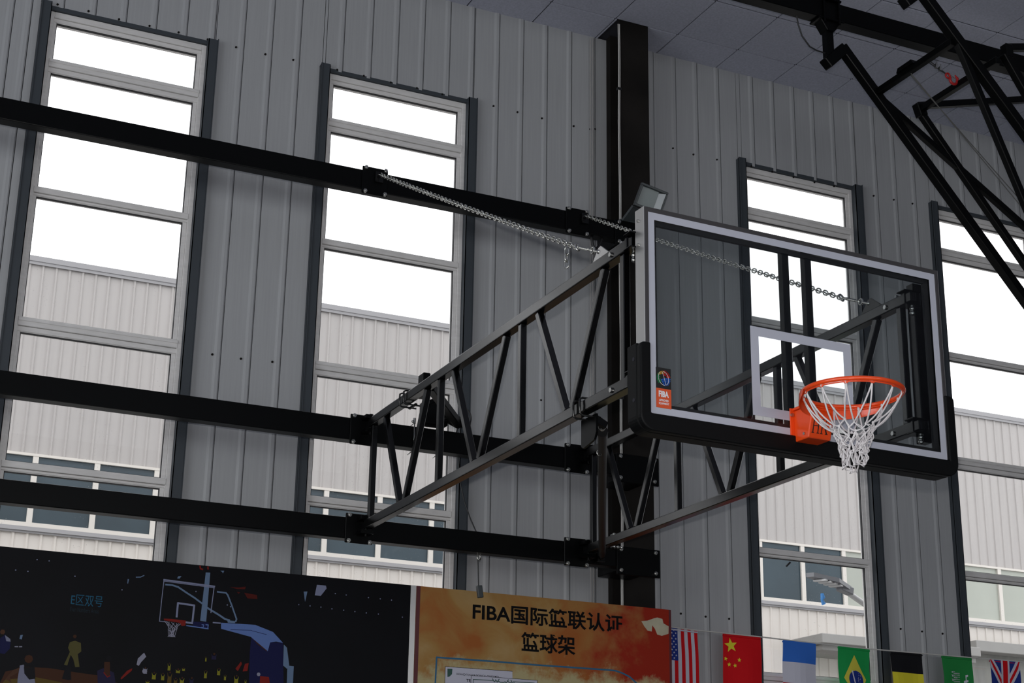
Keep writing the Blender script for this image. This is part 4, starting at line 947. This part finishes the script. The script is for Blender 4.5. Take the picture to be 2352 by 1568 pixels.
for (X, Z) in [(1.438, 1.843), (1.513, 1.842), (1.561, 1.921), (1.636, 1.920), (2.109, 1.778), (1.805, 1.838), (3.545, 1.878), (3.623, 1.875), (3.784, 1.871), (3.870, 1.870), (3.953, 1.868), (3.448, 1.778), (3.526, 1.773), (3.610, 1.771), (3.691, 1.768), (3.773, 1.766), (3.861, 1.765), (4.037, 1.758), (3.371, 1.780), (3.292, 1.782), (2.589, 1.809), (2.804, 1.739), (2.826, 1.729)]:
    pr.dot((X, Z), 0.0045, 'pale')
if pr.b.f:
    o_ = pr.b.build('printed_lights', PM, P1, fix=False); o_['kind'] = 'stuff'
p_ = [(1.796, 1.743), (1.995, 1.760), (2.001, 1.696), (1.803, 1.679)]
vs, fs = text_polys('E区双号', p_[0][0], p_[1][0], p_[0][1]-0.088, p_[0][1]-0.018)
MB().add([(x, YP-0.0012, z) for x, z in vs], fs).build('lettering', PM[PK.index('cyan')], P1, fix=False)
vs, fs = text_polys('Even Numbers Areas', p_[0][0], p_[1][0]-0.02, p_[0][1]-0.128, p_[0][1]-0.100)
MB().add([(x, YP-0.0012, z) for x, z in vs], fs).build('lettering', PM[PK.index('dimcy')], P1, fix=False)

PO = MB(); PO.box(4.094, 4.134, YP+0.001, YP+0.05, FLR, 1.985); PO.build('panel_post', M['alu'], label='silver aluminium post between the dark poster and the orange poster', category='post')

# orange poster: watercolour ground
m = bpy.data.materials.new('print_watercolour'); m.use_nodes = True; nt = m.node_tree; bs = nt.nodes['Principled BSDF']; bs.inputs['Roughness'].default_value = 0.6; bs.inputs['Specular IOR Level'].default_value = 0.15
geo = nt.nodes.new('ShaderNodeNewGeometry'); n1 = nt.nodes.new('ShaderNodeTexNoise'); n1.inputs['Scale'].default_value = 2.6; n1.inputs['Detail'].default_value = 6; n1.inputs['Distortion'].default_value = 0.8
nt.links.new(geo.outputs['Position'], n1.inputs['Vector'])
r1 = nt.nodes.new('ShaderNodeValToRGB'); r1.color_ramp.elements[0].position = 0.36; r1.color_ramp.elements[0].color = (0.27, 0.085, 0.020, 1)
r1.color_ramp.elements[1].position = 0.52; r1.color_ramp.elements[1].color = (0.29, 0.160, 0.050, 1); e = r1.color_ramp.elements.new(0.70); e.color = (0.34, 0.230, 0.100, 1)
nt.links.new(n1.outputs['Fac'], r1.inputs[0])
n2 = nt.nodes.new('ShaderNodeTexNoise'); n2.inputs['Scale'].default_value = 3.4; n2.inputs['Detail'].default_value = 8; n2.inputs['Roughness'].default_value = 0.6
nt.links.new(geo.outputs['Position'], n2.inputs['Vector'])
sp = nt.nodes.new('ShaderNodeSeparateXYZ'); nt.links.new(geo.outputs['Position'], sp.inputs[0])
mr = nt.nodes.new('ShaderNodeMapRange'); mr.inputs['From Min'].default_value = 5.15; mr.inputs['From Max'].default_value = 6.2; mr.inputs['To Min'].default_value = -0.25; mr.inputs['To Max'].default_value = 0.45
nt.links.new(sp.outputs['X'], mr.inputs['Value']); ad = nt.nodes.new('ShaderNodeMath'); ad.operation = 'ADD'; nt.links.new(mr.outputs[0], ad.inputs[0]); nt.links.new(n2.outputs['Fac'], ad.inputs[1])
rr = nt.nodes.new('ShaderNodeValToRGB'); rr.color_ramp.elements[0].position = 0.45; rr.color_ramp.elements[1].position = 0.75
nt.links.new(ad.outputs[0], rr.inputs[0]); mx = nt.nodes.new('ShaderNodeMix'); mx.data_type = 'RGBA'
nt.links.new(rr.outputs[0], mx.inputs[0]); nt.links.new(r1.outputs[0], mx.inputs[6]); mx.inputs[7].default_value = (0.24, 0.016, 0.006, 1)
# pale green-yellow wash in the lower part
mr2 = nt.nodes.new('ShaderNodeMapRange'); mr2.inputs['From Min'].default_value = EYE+1.24; mr2.inputs['From Max'].default_value = EYE+1.78; mr2.inputs['To Min'].default_value = 0.45; mr2.inputs['To Max'].default_value = -0.35
nt.links.new(sp.outputs['Z'], mr2.inputs['Value']); ad2 = nt.nodes.new('ShaderNodeMath'); ad2.operation = 'ADD'; nt.links.new(mr2.outputs[0], ad2.inputs[0])
n3 = nt.nodes.new('ShaderNodeTexNoise'); n3.inputs['Scale'].default_value = 5; n3.inputs['Detail'].default_value = 10; n3.inputs['Roughness'].default_value = 0.7; nt.links.new(geo.outputs['Position'], n3.inputs['Vector'])
nt.links.new(n3.outputs['Fac'], ad2.inputs[1]); r3 = nt.nodes.new('ShaderNodeValToRGB'); r3.color_ramp.elements[0].position = 0.56; r3.color_ramp.elements[1].position = 0.72
nt.links.new(ad2.outputs[0], r3.inputs[0]); mx2 = nt.nodes.new('ShaderNodeMix'); mx2.data_type = 'RGBA'
nt.links.new(r3.outputs[0], mx2.inputs[0]); nt.links.new(mx.outputs[2], mx2.inputs[6]); mx2.inputs[7].default_value = (0.36, 0.31, 0.165, 1)
nt.links.new(mx2.outputs[2], bs.inputs['Base Color']); M['water'] = m
P2 = thing('notice_poster', (5.15, YP+0.02, FLR), label='orange and red poster board with black Chinese heading and certificate pictures', category='poster')
MB().box(4.136, 6.172, YP, YP+0.03, FLR+0.02, 1.984).build('panel', M['water'], P2)
M['p_maroon'] = mat('print_maroon', (0.075, 0.006, 0.010, 1), 0.5); M['p_cream'] = mat('print_cream', (0.40, 0.37, 0.27, 1), 0.6, noise=0.12, nscale=10)
M['p_blue'] = mat('print_blue', (0.008, 0.085, 0.17, 1), 0.5); M['p_sheet'] = mat('print_sheet', (0.42, 0.42, 0.50, 1), 0.6); M['p_green'] = mat('print_green', (0.012, 0.06, 0.045, 1), 0.5); M['p_txt'] = mat('print_black', (0.004, 0.004, 0.0045, 1), 0.6, spec=0.08)
q = MB(); yy = YP-0.0006
NPF = [0]
def pf(pts, mi, dy=0.0):
    NPF[0] += 1; q.face([(x, YP-0.0005-dy-NPF[0]*0.000006, z) for x, z in pts], mi)
pf([(4.136, FLR+0.02), (4.165, FLR+0.02), (4.165, 1.984), (4.136, 1.984)], 0); pf([(6.152, FLR+0.02), (6.172, FLR+0.02), (6.172, 1.984), (6.152, 1.984)], 0)
pf([(5.919, 1.880), (5.970, 1.888), (6.024, 1.909), (6.053, 1.918), (6.097, 1.911), (6.106, 1.878), (6.150, 1.860), (6.147, 1.805), (6.090, 1.786), (6.051, 1.793), (6.032, 1.834), (6.011, 1.857), (6.005, 1.811), (5.969, 1.816), (5.940, 1.848)], 1)
for t in stroke([(4.295, 1.253), (4.301, 1.503), (4.701, 1.505), (5.058, 1.503), (5.647, 1.507), (5.703, 1.505), (5.760, 1.491), (5.817, 1.469), (5.869, 1.431), (5.911, 1.384)], 0.012): pf(t, 2, 0.0002)
pf([(4.368, 1.445), (4.878, 1.446), (4.882, 1.289), (4.366, 1.258)], 3, 0.0004)
pf([(4.34, 0.2), (5.45, 0.2), (5.45, 1.20), (4.34, 1.20)], 3, 0.0003)  # added sheet below view, whitens the orange reflection under the truss arms
for t in stroke([(4.366, 1.258), (4.368, 1.445), (4.878, 1.446)], 0.003): pf(t, 5, 0.0005)
pf([(4.383, 1.432), (4.421, 1.433), (4.419, 1.397), (4.400, 1.378), (4.385, 1.375)], 4, 0.0006)
pf([(4.564, 1.397), (5.073, 1.396), (5.074, 1.301), (4.559, 1.269)], 3, 0.0008)
for t in stroke([(4.559, 1.269), (4.564, 1.397), (5.073, 1.396), (5.071, 1.301)], 0.003): pf(t, 5, 0.0009)
for t in stroke([(4.580, 1.271), (4.579, 1.371), (4.735, 1.373)], 0.005): pf(t, 4, 0.0010)
for t in stroke([(4.885, 1.375), (5.050, 1.376), (5.051, 1.299)], 0.005): pf(t, 4, 0.0010)
for i in range(7):
    u0 = 740 + i*25
    pt = [(4.739, 1.375), (4.881, 1.374), (4.881, 1.367), (4.740, 1.367)]
    x_ = pt[0][0] + (pt[1][0]-pt[0][0])*i/6; z_ = pt[0][1] + (pt[1][1]-pt[0][1])*i/6
    for t in stroke([(x_-0.014, z_+0.010*math.cos(i)), (x_, z_-0.010), (x_+0.014, z_+0.012*math.sin(i*2))], 0.006): pf(t, 4, 0.0010)
q.build('printed_sheet', [M['p_maroon'], M['p_cream'], M['p_blue'], M['p_sheet'], M['p_green'], M['p_txt']], P2, fix=False)
def ptext(body, pts, bold, m, dy=0.0014, name='lettering'):
    (xa, za), (xb, zb) = pts
    vs, fs = text_polys(body, xa, xb, zb, za, bold)
    MB().add([(x, YP-dy, z) for x, z in vs], fs).build(name, m, P2, fix=False)
ta = [(4.563, 1.901), (5.763, 1.922), (5.762, 1.781), (4.566, 1.788)]
ptext('FIBA国际篮联认证', ((ta[0][0], ta[0][1]+0.012), (ta[1][0], ta[2][1]-0.004)), 0.022, M['p_txt'])
tb_ = [(4.942, 1.725), (5.374, 1.733), (5.374, 1.591), (4.944, 1.588)]
ptext('篮球架', ((tb_[0][0], tb_[0][1]+0.004), (tb_[1][0], tb_[2][1])), 0.022, M['p_txt'])
tc_ = [(4.450, 1.407), (4.776, 1.406), (4.776, 1.395), (4.450, 1.394)]
ptext('ORGANIZATION FOR TECHNICAL CONFORMITY', ((tc_[0][0], tc_[0][1]), (tc_[1][0], tc_[3][1]-0.001)), 0.01, M['p_txt'], dy=0.0012)
td_ = [(4.527, 1.371), (4.560, 1.371), (4.561, 1.352), (4.528, 1.351)]
ptext('TE', ((td_[0][0], td_[0][1]), (td_[1][0], td_[2][1])), 0.02, M['p_txt'], dy=0.0012)

# ================================================================ STRING OF FLAGS
YF = 10.80
FS = 1.906
strp = [(6.304, 10.800, 1.911), (6.581, 10.800, 1.903), (6.808, 10.800, 1.900), (7.154, 10.800, 1.896), (7.357, 10.800, 1.891), (7.669, 10.800, 1.884), (7.883, 10.800, 1.882), (8.193, 10.800, 1.877), (8.400, 10.800, 1.878), (8.720, 10.800, 1.879), (8.916, 10.800, 1.879), (9.228, 10.800, 1.881), (9.417, 10.800, 1.882), (9.733, 10.800, 1.882), (10.113, 10.800, 1.883)]
strp = [(5.75, 10.8, 1.93)] + strp + [(11.2, 10.8, 1.905)]
b = MB(); b.tube(strp, 0.0055, 6); b.build('flag_string', M['whitecable'], label='white cord carrying the row of small flags', category='string')
FC = {'f_red': (0.52, 0.004, 0.008), 'f_white': (0.50, 0.50, 0.58), 'f_navy': (0.010, 0.028, 0.20), 'f_blue': (0.03, 0.13, 0.50), 'f_yel': (0.62, 0.55, 0.03), 'f_green': (0.010, 0.27, 0.065), 'f_black': (0.006, 0.006, 0.008), 'f_dgreen': (0.015, 0.20, 0.045), 'f_lyel': (0.55, 0.50, 0.06)}
FM = {k: mat(k, v + (1,), 0.8, spec=0.2) for k, v in FC.items()}
for k, m_ in FM.items(): m_.name = 'flag_cloth_' + k[2:]
FKEY = list(FC); FML = [FM[k] for k in FKEY]
class Flag:
    def __init__(s, x0, x1, zt, H, ph, label):
        s.x0, s.x1, s.zt, s.H, s.ph = x0, x1, (zt[0]-0.004, zt[1]-0.004), H, ph; s.lay = 0
        s.T = None; s.b = MB(); s.label = label
    def pt(s, u, v, dy=0.0):      # u 0..1 left-right, v 0..1 top-down
        x = s.x0 + (s.x1-s.x0)*u + 0.004*math.sin(v*7+s.ph)*v
        y = YF + 0.010*math.sin(u*5.0+s.ph)*min(1, v*3) + 0.006*math.sin(v*6+s.ph*2) - dy
        return (x, y, s.zt[0]*(1-u)+s.zt[1]*u - s.H*v)
    def quad(s, u0, u1, v0, v1, k, dy=0.0, nu=None, nv=None):
        nu = nu or max(1, int((u1-u0)*10+0.5)); nv = nv or max(1, int((v1-v0)*14+0.5))
        for i in range(nu):
            for j in range(nv):
                a, b_ = u0+(u1-u0)*i/nu, u0+(u1-u0)*(i+1)/nu; c, d = v0+(v1-v0)*j/nv, v0+(v1-v0)*(j+1)/nv
                s.b.add([s.pt(a, c, dy), s.pt(b_, c, dy), s.pt(b_, d, dy), s.pt(a, d, dy)], [(0, 1, 2, 3)], FKEY.index(k), True)
    def poly(s, pts, k, dy): s.b.face([s.pt(u, v, dy) for u, v in pts], FKEY.index(k))
    def fan(s, c, pts, k, dy):
        for i in range(len(pts)): s.b.face([s.pt(*c, dy), s.pt(*pts[i], dy), s.pt(*pts[(i+1) % len(pts)], dy)], FKEY.index(k))
    def star(s, cu, cv, r, k, dy, rot=90):
        w = s.x1-s.x0; pts = []
        for i in range(10):
            a = math.radians(rot + 36*i); rr = r if i % 2 == 0 else r*0.42
            pts.append((cu + rr*math.cos(a)/w, cv - rr*math.sin(a)/s.H))
        s.fan((cu, cv), pts, k, dy)
    def done(s):
        hem = MB(); hem.tube([(s.x0, YF, s.zt[0]-0.0125), (s.x1, YF, s.zt[1]-0.0125)], 0.0062, 8)
        o = s.b.build('string_flag', FML, fix=False, label=s.label, category='flag', group='flags on the string')
        hem.build('hem', FM[s.hem], o)
        return o
def zt_at(x):
    for a, b_ in zip(strp[:-1], strp[1:]):
        if a[0] <= x <= b_[0]: return a[2] + (b_[2]-a[2])*(x-a[0])/(b_[0]-a[0]) 
    return 1.89
def mkflag(x0, x1, ph, label, H=0.49):
    return Flag(x0, x1, (zt_at(x0), zt_at(x1)), H, ph, label)
f = mkflag(6.200, 6.581, 0.4, 'red and white striped flag with white stars on blue, at the orange poster edge'); f.hem = 'f_white'
for i in range(13): f.quad(i/13, (i+1)/13, 0, 1, 'f_red' if i % 2 == 0 else 'f_white', 0, 1, 12)
f.quad(0, 7/13, 0.0, 0.50, 'f_navy', 0.0015, 5, 8)
for r in range(11):
    for c in range(5 if r % 2 == 0 else 6):
        f.star((0.045+0.09*c + (0.045 if r % 2 == 0 else 0.0)), 0.035+0.043*r, 0.0088, 'f_white', 0.003, 90)
f.done()
f = mkflag(6.808, 7.154, 1.3, 'plain red flag with one large and four small yellow stars'); f.hem = 'f_red'
f.quad(0, 1, 0, 1, 'f_red', 0, 8, 12)
f.star(0.20, 0.175, 0.058, 'f_yel', 0.003, 98); f.star(0.065, 0.39, 0.018, 'f_yel', 0.003, 80); f.star(0.155, 0.475, 0.018, 'f_yel', 0.003, 95); f.star(0.30, 0.485, 0.018, 'f_yel', 0.003, 100); f.star(0.40, 0.395, 0.018, 'f_yel', 0.003, 84)
f.done()
f = mkflag(7.357, 7.669, 2.1, 'blue, white and red banded flag in front of the bright window'); f.hem = 'f_blue'
f.quad(0, 1, 0, 0.335, 'f_blue', 0, 6, 5); f.quad(0, 1, 0.335, 0.665, 'f_white', 0, 6, 5); f.quad(0, 1, 0.665, 1, 'f_red', 0, 6, 5); f.done()
f = mkflag(7.883, 8.193, 3.0, 'green flag with a yellow diamond and blue starred disc'); f.hem = 'f_green'
f.quad(0, 1, 0, 1, 'f_green', 0, 8, 12)
def strips(f, c, hw, v0, v1, n, k, dy):
    for i in range(n):
        a, b_ = v0+(v1-v0)*i/n, v0+(v1-v0)*(i+1)/n; wa, wb_ = hw(a), hw(b_)
        for j in range(6):
            t0, t1 = -1+j/3, -1+(j+1)/3
            f.poly([(c+wa*t0, a), (c+wa*t1, a), (c+wb_*t1, b_), (c+wb_*t0, b_)], k, dy)
strips(f, 0.5, lambda v: max(0.0015, 0.36*(1-abs(v-0.5)/0.38)), 0.12, 0.88, 24, 'f_lyel', 0.002)
strips(f, 0.52, lambda v: max(0.0015, 0.235*math.sqrt(max(0, 1-((v-0.52)/0.150)**2))), 0.37, 0.67, 18, 'f_navy', 0.0035)
for i in range(8):
    a = -0.145+0.29*i/8; b2 = -0.145+0.29*(i+1)/8; bow = lambda t: -0.07 + 0.10*t*t/0.02*0.14
    f.poly([(0.52-0.10+bow(a)*0.3-0.02+ (a+0.14)*0.30, 0.52+a), (0.52-0.06+bow(a)*0.3-0.02+(a+0.14)*0.30, 0.52+a), (0.52-0.06+bow(b2)*0.3-0.02+(b2+0.14)*0.30, 0.52+b2), (0.52-0.10+bow(b2)*0.3-0.02+(b2+0.14)*0.30, 0.52+b2)], 'f_white', 0.006)
rg = random.Random(5)
for i in range(24):
    a = rg.uniform(-1.3, 1.2); r = rg.uniform(0.05, 0.9); f.star(0.56+0.15*r*math.cos(a), 0.51-0.13*r*math.sin(a), 0.0032, 'f_white', 0.006)
f.done()
f = mkflag(8.400, 8.720, 3.9, 'black, yellow and red banded flag before the grey siding'); f.hem = 'f_black'
f.quad(0, 1, 0, 0.335, 'f_black', 0, 6, 5); f.quad(0, 1, 0.335, 0.665, 'f_yel', 0, 6, 5); f.quad(0, 1, 0.665, 1, 'f_red', 0, 6, 5); f.done()
f = mkflag(8.916, 9.229, 4.6, 'green flag with white script and a white sword'); f.hem = 'f_dgreen'
f.quad(0, 1, 0, 1, 'f_dgreen', 0, 8, 12)
vs, fs = text_polys('لا إله إلا الله محمد رسول الله', 0, 1, 0, 1, 0.015, -90)
f.b.add([f.pt(0.22+0.34*u, 0.25+0.62*(1-v), 0.0045) for u, v in vs], fs, FKEY.index('f_white'))
f.poly([(0.745, 0.40), (0.775, 0.40), (0.775, 0.85), (0.745, 0.88)], 'f_white', 0.004); f.poly([(0.69, 0.395), (0.83, 0.375), (0.83, 0.41), (0.69, 0.43)], 'f_white', 0.004)
f.poly([(0.75, 0.30), (0.83, 0.29), (0.83, 0.32), (0.78, 0.33), (0.78, 0.40), (0.75, 0.40)], 'f_white', 0.004); f.done()
f = mkflag(9.417, 9.734, 5.2, 'blue flag with red and white crosses at the right end of the string'); f.hem = 'f_red'
f.quad(0, 1, 0, 1, 'f_navy', 0, 8, 12)
def diag(w, k, dy, off=0.0):
    for (a, c) in (((0.0, 0.0), (1.0, 1.0)), ((1.0, 0.0), (0.0, 1.0))):
        n = 8
        for i in range(n):
            p0 = (a[0]+(c[0]-a[0])*i/n, a[1]+(c[1]-a[1])*i/n); p1 = (a[0]+(c[0]-a[0])*(i+1)/n, a[1]+(c[1]-a[1])*(i+1)/n)
            cl = lambda t: min(1, max(0, t))
            f.poly([(cl(p0[0]-w+off), p0[1]), (cl(p0[0]+w+off), p0[1]), (cl(p1[0]+w+off), p1[1]), (cl(p1[0]-w+off), p1[1])], k, dy)
diag(0.13, 'f_white', 0.0025); diag(0.045, 'f_red', 0.004, 0.0)
f.quad(0.36, 0.64, 0, 1, 'f_white', 0.005, 2, 12); f.quad(0, 1, 0.40, 0.60, 'f_white', 0.005, 8, 2); f.quad(0.42, 0.58, 0, 1, 'f_red', 0.0065, 2, 12); f.quad(0, 1, 0.44, 0.56, 'f_red', 0.0065, 8, 2)
f.done()
